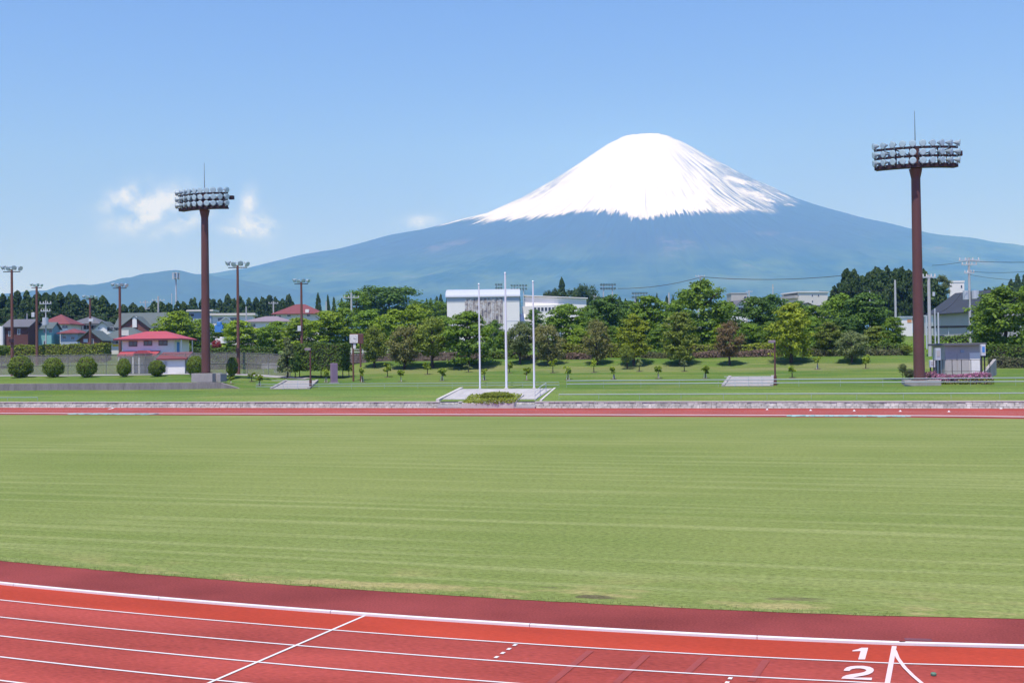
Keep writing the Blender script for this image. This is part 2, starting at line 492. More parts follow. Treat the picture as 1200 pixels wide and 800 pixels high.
g = MB(); g.add([(-150, -3, -.004), (75, -3, -.004), (75, 108.9, -.004), (-150, 108.9, -.004)], [(0, 1, 2, 3)])
struct('running_track', g, MT['red'])
struct('inner_track_band', ribbon(-.04, -2.35, 0.0), MT['band'])
# lane one: newer, more orange rubber on the near straight
n_a = [p for p in loop(0.02) if p[1] < 26]; n_b = [p for p in loop(1.22) if p[1] < 26]
k = min(len(n_a), len(n_b)); 
g = MB(); us1 = list(np.arange(-80, 6.1, .5))
g.v = [(u, VN - .03 + bow(u), .002) for u in us1] + [(u, VN - 1.22 + bow(u), .002) for u in us1]
nn = len(us1); g.f = [(i + nn, i + 1 + nn, i + 1, i) for i in range(nn - 1)]
struct('lane_surface', g, MT['lane1'])
# infield grass
A = loop(-2.15, .05); 
g = MB(); g.v = [(x, y, .006) for x, y in A]
# strip triangulation: pair near and far chains by u
near = [p for p in A if p[1] < VC]; far = [p for p in A if p[1] >= VC]
near.sort(); 
g = MB(); rowsv = 14
def far_v(u):
    r = RR - 2.2 - .6
    if u < UA: return VC + math.sqrt(max(0, r * r - (u - UA) ** 2))
    if u > UB: return VC + math.sqrt(max(0, r * r - (u - UB) ** 2))
    return VC + r
for (u, v) in near:
    fv = max(far_v(u), v)
    for j in range(rowsv + 1): g.v.append((u, v + (fv - v) * j / rowsv, .008))
nr = rowsv + 1
g.f = [(i * nr + j, (i + 1) * nr + j, (i + 1) * nr + j + 1, i * nr + j + 1) for i in range(len(near) - 1) for j in range(rowsv)]
struct('infield_grass', g, MT['infield'])

# tufts along the ragged near edge of the grass
g = MB()
for (u, v) in near:
    if not (-26 < u < 8): continue
    for q in range(20):
        x = u + random.uniform(-.1, .1); y = v + abs(random.gauss(0, .22)) - .05; h = random.uniform(.02, .055); w = .006; t = random.uniform(0, 6.3)
        lx, ly = random.uniform(-.03, .03), random.uniform(-.03, .03)
        g.add([(x - w * math.cos(t), y - w * math.sin(t), .006), (x + w * math.cos(t), y + w * math.sin(t), .006), (x + lx, y + ly, h)], [(0, 1, 2)])
for q in range(0):
    v = 22 + 16 * random.random() ** 1.6; u = random.uniform(-.82 * v - 3, .16 * v + 2)
    if v < 21.9 + 2.15 - 2 + bow(u) + .3: continue
    h = random.uniform(.025, .06); w = .007; t = random.uniform(0, 6.3); lx, ly = random.uniform(-.04, .04), random.uniform(-.04, .04)
    g.add([(u - w * math.cos(t), v - w * math.sin(t), .006), (u + w * math.cos(t), v + w * math.sin(t), .006), (u + lx, v + ly, h)], [(0, 1, 2)])
struct('grass_blades', g, leaf_mat('grass_blade', (.12, .17, .04), (.24, .29, .09), .3), 'stuff')

# painted lines, each a flat painted mark on the track
for i in range(1, 9): struct('lane_line', ribbon(LANE[i] - .025, LANE[i] + .025, .006), MT['white'])


def mark(name, pts, w, m=None, z=.009):
    mb = MB()
    for (p, q) in zip(pts, pts[1:]):
        p = Vector(p[:2]); q = Vector(q[:2]); d = (q - p).normalized(); n_ = Vector((-d.y, d.x)) * (w / 2)
        mb.add([(*(p - n_), z), (*(q - n_), z), (*(q + n_), z), (*(p + n_), z)], [(0, 1, 2, 3)])
    return struct(name, mb, m or MT['white'])


mark('start_line', [G(427, 721.5), G(245, 800), G(150, 842)], .055)
mark('finish_line', [G(1048, 757), G(1040, 800), G(1032, 845)], .075, MT['pinkwhite'])
mark('curved_start_line', [G(1048.5, 762), G(1052, 771), G(1060, 782), G(1070, 792), G(1080, 800.5), G(1100, 815), G(1125, 830)], .06, MT['pinkwhite'], .012)
def dash(a, b, k):
    a = G(*a); b = G(*b); mb = MB()
    for i in range(k):
        p = a.lerp(b, i / k + .04); q = a.lerp(b, (i + .58) / k); d = (q - p).normalized(); n_ = Vector((-d.y, d.x, 0)) * .03
        mb.add([((p - n_).x, (p - n_).y, .009), ((q - n_).x, (q - n_).y, .009), ((q + n_).x, (q + n_).y, .009), ((p + n_).x, (p + n_).y, .009)], [(0, 1, 2, 3)])
    struct('break_mark', mb, MT['white'])
dash((606, 754), (577, 773), 4); dash((857, 793), (846, 808), 3)
for (x0, y0, x1, y1) in [(692, 762, 645, 800), (758, 767, 722, 800), (898, 773, 880, 798), (826, 769, 805, 788)]:
    mark('rubber_seam', [G(x0, y0), G(x1, y1)], .12, mat('seam_rubber', (.285, .056, .046), .85, .1), .0045)
def glyph(name, pts):
    mb = MB(); mb.v = [tuple(G(960 + x / 6.667, 740 + y / 6.667, .009)) for x, y in pts]
    mb.f = [tuple(range(len(pts)))[::-1]]
    return mb
one = glyph('1', [(262, 142), (300, 134), (330, 122), (383, 122), (358, 213), (305, 213), (324, 148), (258, 150)])
struct('painted_numeral', one, MT['pinkwhite'])
outer = [(191, 302), (198, 288), (215, 275), (245, 267), (290, 263), (345, 263), (395, 271), (422, 284), (427, 300), (415, 316), (390, 329), (350, 339), (300, 347), (268, 354)]
inner = [(238, 303), (246, 293), (262, 287), (290, 283), (322, 283), (350, 288), (366, 294), (368, 301), (358, 309), (335, 316), (300, 322), (255, 328), (212, 336), (184, 348)]
mb = MB()
pv = [tuple(G(960 + x / 6.667, 740 + y / 6.667, .009)) for x, y in outer + inner]
mb.v = pv; k = len(outer); mb.f = [(i, i + 1, i + 1 + k, i + k)[::-1] for i in range(k - 1)]
mb.add([tuple(G(960 + x / 6.667, 740 + y / 6.667, .009)) for x, y in [(184, 348), (268, 355), (413, 356), (409, 375), (172, 363)]], [(4, 3, 2, 1, 0)])
struct('painted_numeral', mb, MT['pinkwhite'])
mark('corner_mark', [G(127, 479.5), G(131, 478.6), G(133.5, 477.4), G(134, 476)], .22)

p = G(1094, 791); mb = MB(); mb.tube((0, 0, .004), (0, 0, .03), .04, .045, 9); mb.tube((0, 0, .03), (0, 0, .045), .045, .03, 9)
tag(mb.build('marker_disc', mat('green_plastic', (.10, .20, .13), .6, .1), None, (p.x, p.y, 0)), 'small green disc lying on the near red track right of the finish line', 'marker')
mark('stain', [G(1060, 748.5), G(1092, 749.5)], .16, mat('track_stain', (.16, .06, .075), .9, .3), .0035)
# kerb
kb = T('track_kerb', 'raised white kerb rail round the inner edge of the red track', 'kerb', (0, 0, 0))
Lp = loop(0.0); n = len(Lp)
def kerb_seg(pts):
    mb = MB(); cs = [(-.038, 0), (-.038, .042), (-.03, .052), (.03, .052), (.038, .042), (.038, 0)]
    for i, (x, y) in enumerate(pts):
        a_ = Vector(pts[max(0, i - 1)]); b_ = Vector(pts[min(len(pts) - 1, i + 1)]); d = (b_ - a_).normalized(); nn_ = Vector((-d.y, d.x))
        for (s_, z_) in cs: mb.v.append((x + nn_.x * s_, y + nn_.y * s_, z_ + .002))
    m_ = len(cs)
    for i in range(len(pts) - 1):
        mb.f += [(i * m_ + j, (i + 1) * m_ + j, (i + 1) * m_ + j + 1, i * m_ + j + 1) for j in range(m_ - 1)]
    mb.f += [tuple(range(m_)), tuple(range((len(pts) - 1) * m_, len(pts) * m_))[::-1]]
    return mb
i0 = 0
edges_u = [-84, -60, -40, -30, -26, -22, -18, -14, -10, -6, -2, 0.4]
for a_, b_ in zip(edges_u, edges_u[1:]):
    uu = list(np.linspace(a_ + .006, b_ - .006, max(3, int((b_ - a_) / .5))))
    kerb_seg([(u, VN + bow(u)) for u in uu]).build('kerb_rail', MT['kerb'], kb)
cut = [i for i, p in enumerate(Lp) if p[0] >= UB - .001 and i < n // 2][0]
kerb_seg(Lp[cut:] + [Lp[0]]).build('kerb_rail', MT['kerb'], kb)

# teal sheets at the far grass edge, small white cone dots on the far track
for (x0, x1, y, lab) in [(80, 180, 483.6, 'teal sheet lying on the far kerb at the left of the track'), (922, 1068, 486.8, 'teal sheet lying on the far kerb at the right of the track')]:
    a_ = PV(x0, y, 94.0); b_ = PV(x1, y, 94.0); mb = MB(); L_ = b_.x - a_.x; k = 26
    for i in range(k):
        q0 = a_.x + L_ * i / k; w0 = .5 + .25 * math.sin(i * 1.7) + .15 * random.random(); z1 = .03 + .05 * random.random()
        mb.bev(q0, 94.35 - w0, .01, q0 + L_ / k * random.uniform(.8, 1.0), 94.9, z1, .02)
    tag(mb.build('folded_sheet', MT['teal']), lab, 'ground sheet')
for x, y, lab in [(899, 480, 'left of the six'), (950, 481, 'second from left of the six'), (1001, 481.5, 'third from left of the six'), (1055, 482, 'third from right of the six'), (1112, 482.5, 'second from right of the six'), (1173, 479, 'rightmost of the six')]:
    p = G(x, y); mb = MB(); mb.tube((0, 0, 0), (0, 0, .03), .13, .12, 8); mb.tube((0, 0, .03), (0, 0, .12), .09, .03, 8)
    tag(mb.build('marker_cone', MT['white'], None, (p.x, p.y, 0)), 'small white marker on the far red track, ' + lab, 'marker', 'white markers on the far track')

# ------------------------------------------------------------------ mountain
D0 = 17000.0
def hpx(px, py): return max(0., (421 - .0125 * (px - 600)) - py)
SR = [(0, 159.5), (14, 160.5), (24, 163), (32, 166.5), (44, 169), (60, 178), (80, 190), (100, 201), (120, 212), (150, 226), (170, 236), (190, 244), (240, 258), (290, 270), (340, 281), (390, 289), (440, 296), (600, 312), (900, 345), (1300, 395)]
SL = [(0, 160), (20, 161), (32, 164), (45, 170), (72, 188), (112, 214), (152, 236), (190, 253.5), (210, 258), (260, 270.5), (310, 282), (360, 296), (410, 306), (460, 318), (495, 323), (560, 334), (640, 345), (900, 380), (1200, 405)]
pr = np.array([[r * D0 / F, hpx(760 + r, y) * D0 / F] for r, y in SR]); pl = np.array([[r * D0 / F, hpx(760 - r, y) * D0 / F] for r, y in SL])
fr = np.array([(0, 3268), (200, 3262), (400, 3215), (600, 3105), (1000, 2800), (2000, 2120), (3000, 1600), (4000, 1200), (5000, 900), (6000, 680), (7000, 510), (8000, 370), (9000, 270), (10000, 190), (12000, 80), (14000, 0), (20000, 0)])
xs = np.concatenate([np.arange(-12500, -3200, 70), np.arange(-3200, 3200, 17), np.arange(3200, 11000, 80)])
ys = np.concatenate([np.arange(6500, 12000, 180), np.arange(12000, 14000, 70), np.arange(14000, 17200, 32), np.arange(17200, 18600, 120)])
Xg, Yg = np.meshgrid(xs, ys)
PKX = (760 - 600) / F * D0
dx = Xg - PKX * 0; dy = Yg - D0
r = np.hypot(dx, dy) + 1e-6; cx = dx / r; ny = np.clip(-dy / r, 0, 1)
t = (cx + 1) / 2; t = t * t * (3 - 2 * t)
side = np.interp(r, pl[:, 0], pl[:, 1]) * (1 - t) + np.interp(r, pr[:, 0], pr[:, 1]) * t
w = np.clip(ny, 0, 1); w = w * w * (3 - 2 * w)
Z = side * (1 - w) + np.interp(r, fr[:, 0], fr[:, 1]) * w
ang = np.arctan2(dx, -dy)


def vnoise(a, b, seed):                         # smooth value noise on arrays
    ia = np.floor(a).astype(int); ib = np.floor(b).astype(int); fa = a - ia; fb = b - ib
    fa = fa * fa * (3 - 2 * fa); fb = fb * fb * (3 - 2 * fb)
    tab = np.random.default_rng(seed).random((512, 512))
    h = lambda i, j: tab[i % 512, j % 512]
    return (h(ia, ib) * (1 - fa) + h(ia + 1, ib) * fa) * (1 - fb) + (h(ia, ib + 1) * (1 - fa) + h(ia + 1, ib + 1) * fa) * fb - .5


gul = sum(vnoise(ang * fq + 100, r / 2600 + 7 * fq, int(fq)) * am for fq, am in ((9, 1.), (21, .8), (47, .6), (95, .4)))
far_amp = (.28 + .72 * np.clip((r - 2600) / 1500, 0, 1)) * np.clip((r - 250) / 1500, 0, 1) * np.clip((9000 - r) / 4000, 0, 1)
Z = Z + gul * 62 * far_amp + 45 * far_amp * (vnoise(Xg / 600, Yg / 600, 5) + .5 * vnoise(Xg / 250, Yg / 250, 6))
# crater rim bumps
Z = Z + np.where(r < 420, 26 * vnoise(Xg / 120, Yg / 300, 9) + 16 * vnoise(Xg / 50, Yg / 300, 10), 0)
Z = Z + 14
# fade into the plain
edge = np.clip((Yg - 6500) / 1500, 0, 1)
Z = Z * edge - 30 * (1 - edge)
# snow line by direction
sl_pts = [(-3.2, 1960), (-1.5, 1970), (-1.0, 1860), (-.5, 1830), (0, 1760), (.5, 1800), (1.0, 2050), (1.35, 2330), (3.2, 2350)]
snowl = np.interp(ang, [p[0] for p in sl_pts], [p[1] for p in sl_pts])
snowl = snowl + 150 * vnoise(ang * 2.6 + 40, ang * 0 + 3.3, 31) + 150 * vnoise(ang * 7 + 40, ang * 0 + 8.3, 32)
snow = (Z - snowl) / 1000
verts = np.empty((Xg.size, 3))
Xw = Xg.ravel() + PKX; Yw = Yg.ravel()
verts[:, 0] = RH.x * Xw + FH.x * Yw; verts[:, 1] = RH.y * Xw + FH.y * Yw; verts[:, 2] = Z.ravel()
ny_, nx_ = Xg.shape
ii = (np.arange(ny_ - 1)[:, None] * nx_ + np.arange(nx_ - 1)[None]).ravel()
faces = np.stack([ii, ii + 1, ii + nx_ + 1, ii + nx_], 1)
me = bpy.data.meshes.new('mountain')
me.vertices.add(len(verts)); me.vertices.foreach_set('co', verts.ravel())
me.loops.add(faces.size); me.loops.foreach_set('vertex_index', faces.ravel().astype(np.int32))
me.polygons.add(len(faces)); me.polygons.foreach_set('loop_start', np.arange(0, faces.size, 4, dtype=np.int32))
me.polygons.foreach_set('use_smooth', np.ones(len(faces), bool))
at = me.attributes.new('snow', 'FLOAT', 'POINT'); at.data.foreach_set('value', snow.ravel().astype(np.float32))
bw = np.maximum(.13, np.clip((ang - .05) / .7, 0, 1)) * np.clip((1500 - (Z - snowl)) / 1100, 0, 1)
bw = np.maximum(bw, .85 * np.exp(-((ang + 1.25) / .35) ** 2 - ((Z - 2480) / 230) ** 2))
at = me.attributes.new('bareness', 'FLOAT', 'POINT'); at.data.foreach_set('value', bw.ravel().astype(np.float32))
at = me.attributes.new('polar', 'FLOAT_VECTOR', 'POINT')
pol = np.stack([ang.ravel() * 16, r.ravel() / 700, np.zeros(r.size)], 1).astype(np.float32); at.data.foreach_set('vector', pol.ravel())
me.update(); me.validate()
m = bpy.data.materials.new('mountain_rock_and_snow'); m.use_nodes = True
nt = m.node_tree; n = nt.nodes; l = nt.links; b = n['Principled BSDF']; b.inputs['Roughness'].default_value = .9; b.inputs['Specular IOR Level'].default_value = .1
A1 = n.new('ShaderNodeAttribute'); A1.attribute_name = 'snow'; A2 = n.new('ShaderNodeAttribute'); A2.attribute_name = 'polar'
def nm(op, a_, b_=None, c_=None, clamp=False):
    q = n.new('ShaderNodeMath'); q.operation = op; q.use_clamp = clamp
    for i, x in enumerate((a_, b_, c_)):
        if x is None: continue
        if isinstance(x, (int, float)): q.inputs[i].default_value = x
        else: l.new(x, q.inputs[i])
    return q.outputs[0]
def nmr(x, a_, b_, lo=0., hi=1.):
    q = n.new('ShaderNodeMapRange'); q.interpolation_type = 'SMOOTHSTEP'
    for kk, vv in zip(('From Min', 'From Max', 'To Min', 'To Max'), (a_, b_, lo, hi)): q.inputs[kk].default_value = vv
    l.new(x, q.inputs['Value']); return q.outputs[0]
def nn_(vec, sc, det=5, ro=.6, st=None):
    if st:
        mp = n.new('ShaderNodeMapping'); mp.inputs['Scale'].default_value = st; l.new(vec, mp.inputs['Vector']); vec = mp.outputs[0]
    q = n.new('ShaderNodeTexNoise'); q.inputs['Scale'].default_value = sc; q.inputs['Detail'].default_value = det; q.inputs['Roughness'].default_value = ro
    l.new(vec, q.inputs['Vector']); return q.outputs['Fac']
pol_ = A2.outputs['Vector']; sn = A1.outputs['Fac']
st1 = nn_(pol_, 2.2, 8, .7, (1, .45, 1)); st2 = nn_(pol_, 7, 4, .6, (1, .12, 1))
lv = nm('ADD', sn, nm('ADD', nm('MULTIPLY', nm('SUBTRACT', st1, .5), .34), nm('MULTIPLY', nm('SUBTRACT', st2, .5), .30)))
cover = nmr(lv, .02, .07)
# bare streaks inside the lower snow
A3 = n.new('ShaderNodeAttribute'); A3.attribute_name = 'bareness'
stt = nm('ADD', nm('MULTIPLY', st1, .5), nm('MULTIPLY', st2, .5))
bare = nmr(nm('ADD', stt, nm('MULTIPLY', A3.outputs['Fac'], .12)), .535, .62)
geo = n.new('ShaderNodeNewGeometry')
bare = nm('MULTIPLY', nm('MULTIPLY', bare, nmr(A3.outputs['Fac'], .0, .3)), nmr(nn_(geo.outputs['Position'], .0022, 5, .65), .36, .50))
cover = nm('MULTIPLY', cover, nm('SUBTRACT', 1.0, nm('MULTIPLY', bare, .92)))
geo = n.new('ShaderNodeNewGeometry')
f1 = nn_(geo.outputs['Position'], .0011, 6, .6); f2 = nn_(geo.outputs['Position'], .0045, 4, .6)
fac = nmr(nm('ADD', nm('MULTIPLY', f1, .7), nm('MULTIPLY', f2, .3)), .40, .60)
mc = n.new('ShaderNodeMixRGB'); l.new(fac, mc.inputs['Fac']); mc.inputs['Color1'].default_value = (.016, .040, .020, 1); mc.inputs['Color2'].default_value = (.075, .125, .040, 1)
upper = nmr(sn, -.85, -.30)
mu = n.new('ShaderNodeMixRGB'); l.new(upper, mu.inputs['Fac']); l.new(mc.outputs[0], mu.inputs['Color1']); mu.inputs['Color2'].default_value = (.036, .036, .044, 1)
pat = nm('MULTIPLY', nmr(f1, .59, .66), nm('MULTIPLY', nmr(sn, -1.1, -.8), nmr(sn, -.35, -.25, 1., 0.)))
mp_ = n.new('ShaderNodeMixRGB'); l.new(nm('MULTIPLY', pat, .45), mp_.inputs['Fac']); l.new(mu.outputs[0], mp_.inputs['Color1']); mp_.inputs['Color2'].default_value = (.20, .16, .15, 1)
ms = n.new('ShaderNodeMixRGB'); l.new(cover, ms.inputs['Fac']); l.new(mp_.outputs[0], ms.inputs['Color1']); ms.inputs['Color2'].default_value = (.74, .82, .93, 1)
l.new(ms.outputs[0], b.inputs['Base Color'])
me.materials.append(m)
o = obj('mountain', me); o['kind'] = 'structure'

# low hill left of the mountain, nearer
HD = 12000.0
HS = [(-160, 352), (0, 345), (60, 336.5), (100, 332), (130, 328), (165, 321), (190, 317.5), (208, 316), (225, 318), (245, 322), (268, 325.5), (300, 330), (340, 338), (400, 352), (470, 372), (560, 395)]
hx = np.array([(p - 600) / F * HD for p, q in HS]); hz = np.array([hpx(p, q) * HD / F for p, q in HS])
xs = np.arange(hx[0], hx[-1], 24.); ys = np.concatenate([np.arange(6500, 10000, 160.), np.arange(10000, 12600, 70)])
Xg, Yg = np.meshgrid(xs, ys)
base = np.interp(Xg, hx, hz) * np.interp(Yg, [6500, 8500, 10500, 11500, 12000, 12700], [0, .16, .55, .9, 1, .6])
taper = np.clip((Xg - hx[0]) / 800, 0, 1) * np.clip((hx[-1] - Xg) / 800, 0, 1)
Z = base * taper + 60 * np.clip(base / 400, 0, 1) * (vnoise(Xg / 380, Yg / 380, 21) + .5 * vnoise(Xg / 150, Yg / 150, 22)) - 20 * (1 - taper) - 30 * np.clip((7300 - Yg) / 800, 0, 1)
g = MB(); ny_, nx_ = Xg.shape
vv = np.stack([RH.x * Xg + FH.x * Yg, RH.y * Xg + FH.y * Yg, Z], 2).reshape(-1, 3)
g.v = [tuple(q) for q in vv]; g.f = [(j * nx_ + i, j * nx_ + i + 1, (j + 1) * nx_ + i + 1, (j + 1) * nx_ + i) for j in range(ny_ - 1) for i in range(nx_ - 1)]
o = struct('hill', g, mat('hill_forest', (.034, .060, .030), .95, .45, .0018, .007))
for p_ in o.data.polygons: p_.use_smooth = True

# ------------------------------------------------------------------ stone wall, plaza, banks
up = lambda px, v, py=470: PV(px, py, v).x
WU0, WU1 = -150.0, 60.0
stw = T('stone_wall', 'long low pale stone wall with coping behind the far red track', 'wall', (0, 108.5, 0))
mb = MB(); mb.box(WU0, .38, -.3, WU1, .75, .55); mb.build('wall_core', MT['conc'], stw)
mb = MB()
for row in range(3):
    x = WU0
    while x < WU1:
        w_ = random.uniform(.3, .75); hgt = .185
        z0 = row * .187 - .005
        if True:
            d_ = random.uniform(0, .05); mb.bev(x + .015, -d_, z0 + .008, x + w_ - .015, .2, z0 + hgt - random.uniform(0, .03), .012)
        x += w_
for st_ in (mb,): st_.v = [(x_, y_ + .42 * z_, z_) for x_, y_, z_ in st_.v]
sm = mat('wall_stone', (.40, .385, .345), .85, .50, 1.1, 2.4, .2, stretch=(1, 1, 1)); o = mb.build('stones', sm, stw); o['kind'] = 'stuff'
cop = MB(); cop.bev(.01, .14, .56, 1.99, .72, .66, .012); cme = cop.mesh('coping_stone', MT['coping'])
x = WU0
gapA = (up(512, 108.5), up(545, 108.5)); gapB = (up(602, 108.5), up(630, 108.5))
while x < WU1:
    if not (gapA[0] - 1.2 < x < gapA[1] - .8 or gapB[0] - 1.2 < x < gapB[1] - .8): obj('coping_stone', cme, stw, (x, 0, random.uniform(-.006, .006)))
    x += 2.0


def steps(label, pa, pb):
    u0_, u1_ = up(pa, 108.5), up(pb, 108.5); s_ = T('stone_steps', label, 'steps', (u0_, 108.1, 0), 0, 'steps up to the flagpole terrace')
    for i in range(4):
        mb = MB(); mb.bev(.0, i * .38, .001, u1_ - u0_, 2.3, .165 * (i + 1), .01); mb.v = [(a_, b_ - .004 * i, c_) for a_, b_, c_ in mb.v]
        mb.build('step', MT['paving'], s_)
    return s_
steps('pale steps at the left foot of the flagpole terrace, left of the flower bed', 513, 543)
steps('pale steps at the right foot of the flagpole terrace, right of the flower bed', 603, 628)


def quad_on(points, lift=.02):
    return [(x, y, terr(x, y) + lift) for x, y in points]


pz = T('flag_terrace', 'pale paved terrace with low side walls under the three flagpoles', 'terrace', (0, 0, 0))
uL0, uL1 = up(519, 110.1), up(541, 114.6, 457); uR0, uR1 = up(630, 110.1), up(648, 114.6, 457)
NR, NC = 5, 9
for j in range(NR):
    for i in range(NC):
        def pt(a_, b_):
            v_ = 109.7 + (114.7 - 109.7) * b_; l_ = uL0 + (uL1 - uL0) * b_; r_ = uR0 + (uR1 - uR0) * b_
            u_ = l_ + (r_ - l_) * a_; return (u_, v_, interp(PR, v_) + .06)
        e = .006
        poly = [pt((i + e) / NC, (j + e) / NR), pt((i + 1 - e) / NC, (j + e) / NR), pt((i + 1 - e) / NC, (j + 1 - e) / NR), pt((i + e) / NC, (j + 1 - e) / NR)]
        MB().slab([(x, y, z_ + random.uniform(-.004, .004)) for x, y, z_ in poly], .25).build('paving_slab', MT['paving'], pz)
def sloped_wall(name, pts, w_, h_, m_, parent, base=interp):
    mb = MB()
    for (p_, q_) in zip(pts, pts[1:]):
        z0 = terr(*p_); z1 = terr(*q_)
        mb.add([(p_[0], p_[1], z0 - .3), (p_[0] + w_, p_[1], z0 - .3), (q_[0] + w_, q_[1], z1 - .3), (q_[0], q_[1], z1 - .3),
                (p_[0], p_[1], z0 + h_), (p_[0] + w_, p_[1], z0 + h_), (q_[0] + w_, q_[1], z1 + h_), (q_[0], q_[1], z1 + h_)],
               [(0, 3, 2, 1), (4, 5, 6, 7), (0, 1, 5, 4), (1, 2, 6, 5), (2, 3, 7, 6), (3, 0, 4, 7)])
    return mb.build(name, m_, parent)
sloped_wall('side_wall', [(up(512, 108.9) - .1, 108.9), (uL1 - .25, 114.8)], .35, .22, MT['coping'], pz)
sloped_wall('side_wall', [(up(631, 108.9) + .1, 109.0), (uR1 + .05, 114.8)], .22, .12, MT['coping'], pz)
# planter
pb = T('flower_planter', 'triangular planter of clipped green plants in front of the flagpoles', 'planter', (up(572, 108.2), 108.0, 0))
hw0 = (up(602, 108.0) - up(541, 108.0)) / 2
poly = [(-hw0, -.02, .5), (hw0, -.02, .5), (hw0 + .2, 2.9, 1.29), (-hw0 + .2, 2.9, 1.29)]
MB().slab(poly, .5).build('kerb', MT['coping'], pb)


def leaf_quads(pts, nrm, size, seed, jitter=.6, upb=.25):
    R_ = np.random.default_rng(seed); n_ = len(pts)
    N = nrm + R_.normal(0, jitter, (n_, 3)); N[:, 2] += upb; N /= np.linalg.norm(N, axis=1)[:, None]
    A_ = np.cross(N, R_.normal(0, 1, (n_, 3))); A_ /= np.linalg.norm(A_, axis=1)[:, None]; B_ = np.cross(N, A_)
    s_ = size * R_.uniform(.6, 1.35, (n_, 1)); a_ = A_ * s_ * .62; b_ = B_ * s_
    V = np.stack([pts - a_ * .7 - b_ * .5, pts + a_ * .7 - b_ * .5, pts + a_ * .45 + b_ * .55, pts - a_ * .45 + b_ * .55], 1).reshape(-1, 3)
    return V


def leaf_mesh(name, V):
    me_ = bpy.data.meshes.new(name); k = len(V) // 4
    me_.vertices.add(len(V)); me_.vertices.foreach_set('co', V.astype(np.float32).ravel())
    me_.loops.add(len(V)); me_.loops.foreach_set('vertex_index', np.arange(len(V), dtype=np.int32))
    me_.polygons.add(k); me_.polygons.foreach_set('loop_start', np.arange(0, len(V), 4, dtype=np.int32))
    me_.update(); me_.validate(); me_.materials.append(None); return me_


def sphere_dirs(n_, R_):
    d = R_.normal(0, 1, (n_, 3)); return d / np.linalg.norm(d, axis=1)[:, None]


def clump_cloud(centres, radii, n_each, size, seed, upb=.35, low_cut=-.5):
    R_ = np.random.default_rng(seed); P_, N_ = [], []
    for c, rad in zip(centres, radii):
        d = sphere_dirs(n_each, R_); d[:, 2] = np.where(d[:, 2] < low_cut, -d[:, 2], d[:, 2])
        q = c + d * rad * R_.uniform(.45, 1.22, (n_each, 1)); P_.append(q); N_.append(d)
    return leaf_quads(np.concatenate(P_), np.concatenate(N_), size, seed + 1, .5, upb)


# crowns are built in a unit box: x, y in [-.5, .5], z in [0, 1]
def crown_layered(seed):
    R_ = np.random.default_rng(seed); cs, rs = [], []
    for i in range(120):
        z_ = R_.uniform(.06, .95); lim = .5 * math.sqrt(max(.05, 1 - ((z_ - .42) / .60) ** 2))
        t_ = R_.uniform(0, 6.28); rr = lim * R_.uniform(.25, .86) if z_ < .85 else lim * R_.uniform(0, .6)
        s_ = R_.uniform(.07, .135) * (1.15 - .35 * z_)
        cs.append(np.array([rr * math.cos(t_), rr * math.sin(t_), z_])); rs.append(np.array([s_ * 1.25, s_ * 1.25, s_ * .62]))
    return leaf_mesh('crown', clump_cloud(cs, rs, 80, .030, seed, .55, -.3))


def crown_round(seed, bump=.13):
    R_ = np.random.default_rng(seed); cs, rs = [], []
    for i in range(90):
        d = sphere_dirs(1, R_)[0]; k = R_.uniform(.55, .9)
        zz = .5 + d[2] * .5 * k; lim = 1.0 if zz > .3 else .85 + .5 * zz
        cs.append(np.array([d[0] * .5 * k * lim, d[1] * .5 * k * lim, zz])); s_ = R_.uniform(.7, 1.25) * bump; rs.append(np.array([s_, s_, s_ * .75]))
    return leaf_mesh('crown', clump_cloud(cs, rs, 90, .030, seed, .4, -.4))


def crown_cone(seed):
    R_ = np.random.default_rng(seed); cs, rs = [], []
    for i in range(95):
        z_ = R_.uniform(.02, .97) ** .9; lim = .46 * (1 - z_ ** 1.25) ** .85 + .02
        t_ = R_.uniform(0, 6.28); rr = lim * R_.uniform(.45, 1.0)
        s_ = .05 + .085 * (1 - z_); cs.append(np.array([rr * math.cos(t_), rr * math.sin(t_), z_])); rs.append(np.array([s_ * 1.2, s_ * 1.2, s_ * .55]))
    cs.append(np.array([0, 0, .965])); rs.append(np.array([.03, .03, .05]))
    return leaf_mesh('crown', clump_cloud(cs, rs, 38, .05, seed, .15, -.6))


def crown_bush(seed, n_=4200, size=.042, flat=.06):
    R_ = np.random.default_rng(seed); d = sphere_dirs(n_, R_)
    bump_ = 1 + .05 * np.sin(d[:, 0] * 9 + seed) * np.cos(d[:, 1] * 8) + .04 * np.sin(d[:, 2] * 11)
    q = d * np.array([.5, .5, .5]) * (bump_ * R_.uniform(.86, 1.04, n_))[:, None]; q[:, 2] += .5; q[:, :2] *= (1.06 - .22 * np.clip(q[:, 2] - .4, 0, 1))[:, None]
    q[:, 2] = np.maximum(q[:, 2], .02)
    return leaf_mesh('foliage', leaf_quads(q, d, size, seed + 3, .45, .15))


def crown_vase(seed):                            # young sapling: a few upright tufts
    R_ = np.random.default_rng(seed); cs, rs = [], []
    for i in range(9):
        t_ = R_.uniform(0, 6.28); z_ = R_.uniform(.25, .85); rr = .12 + .22 * z_ * R_.uniform(.4, 1)
        cs.append(np.array([rr * math.cos(t_), rr * math.sin(t_), z_])); rs.append(np.array([.15, .15, .17]))
    return leaf_mesh('crown', clump_cloud(cs, rs, 34, .12, seed, .4, -.5))


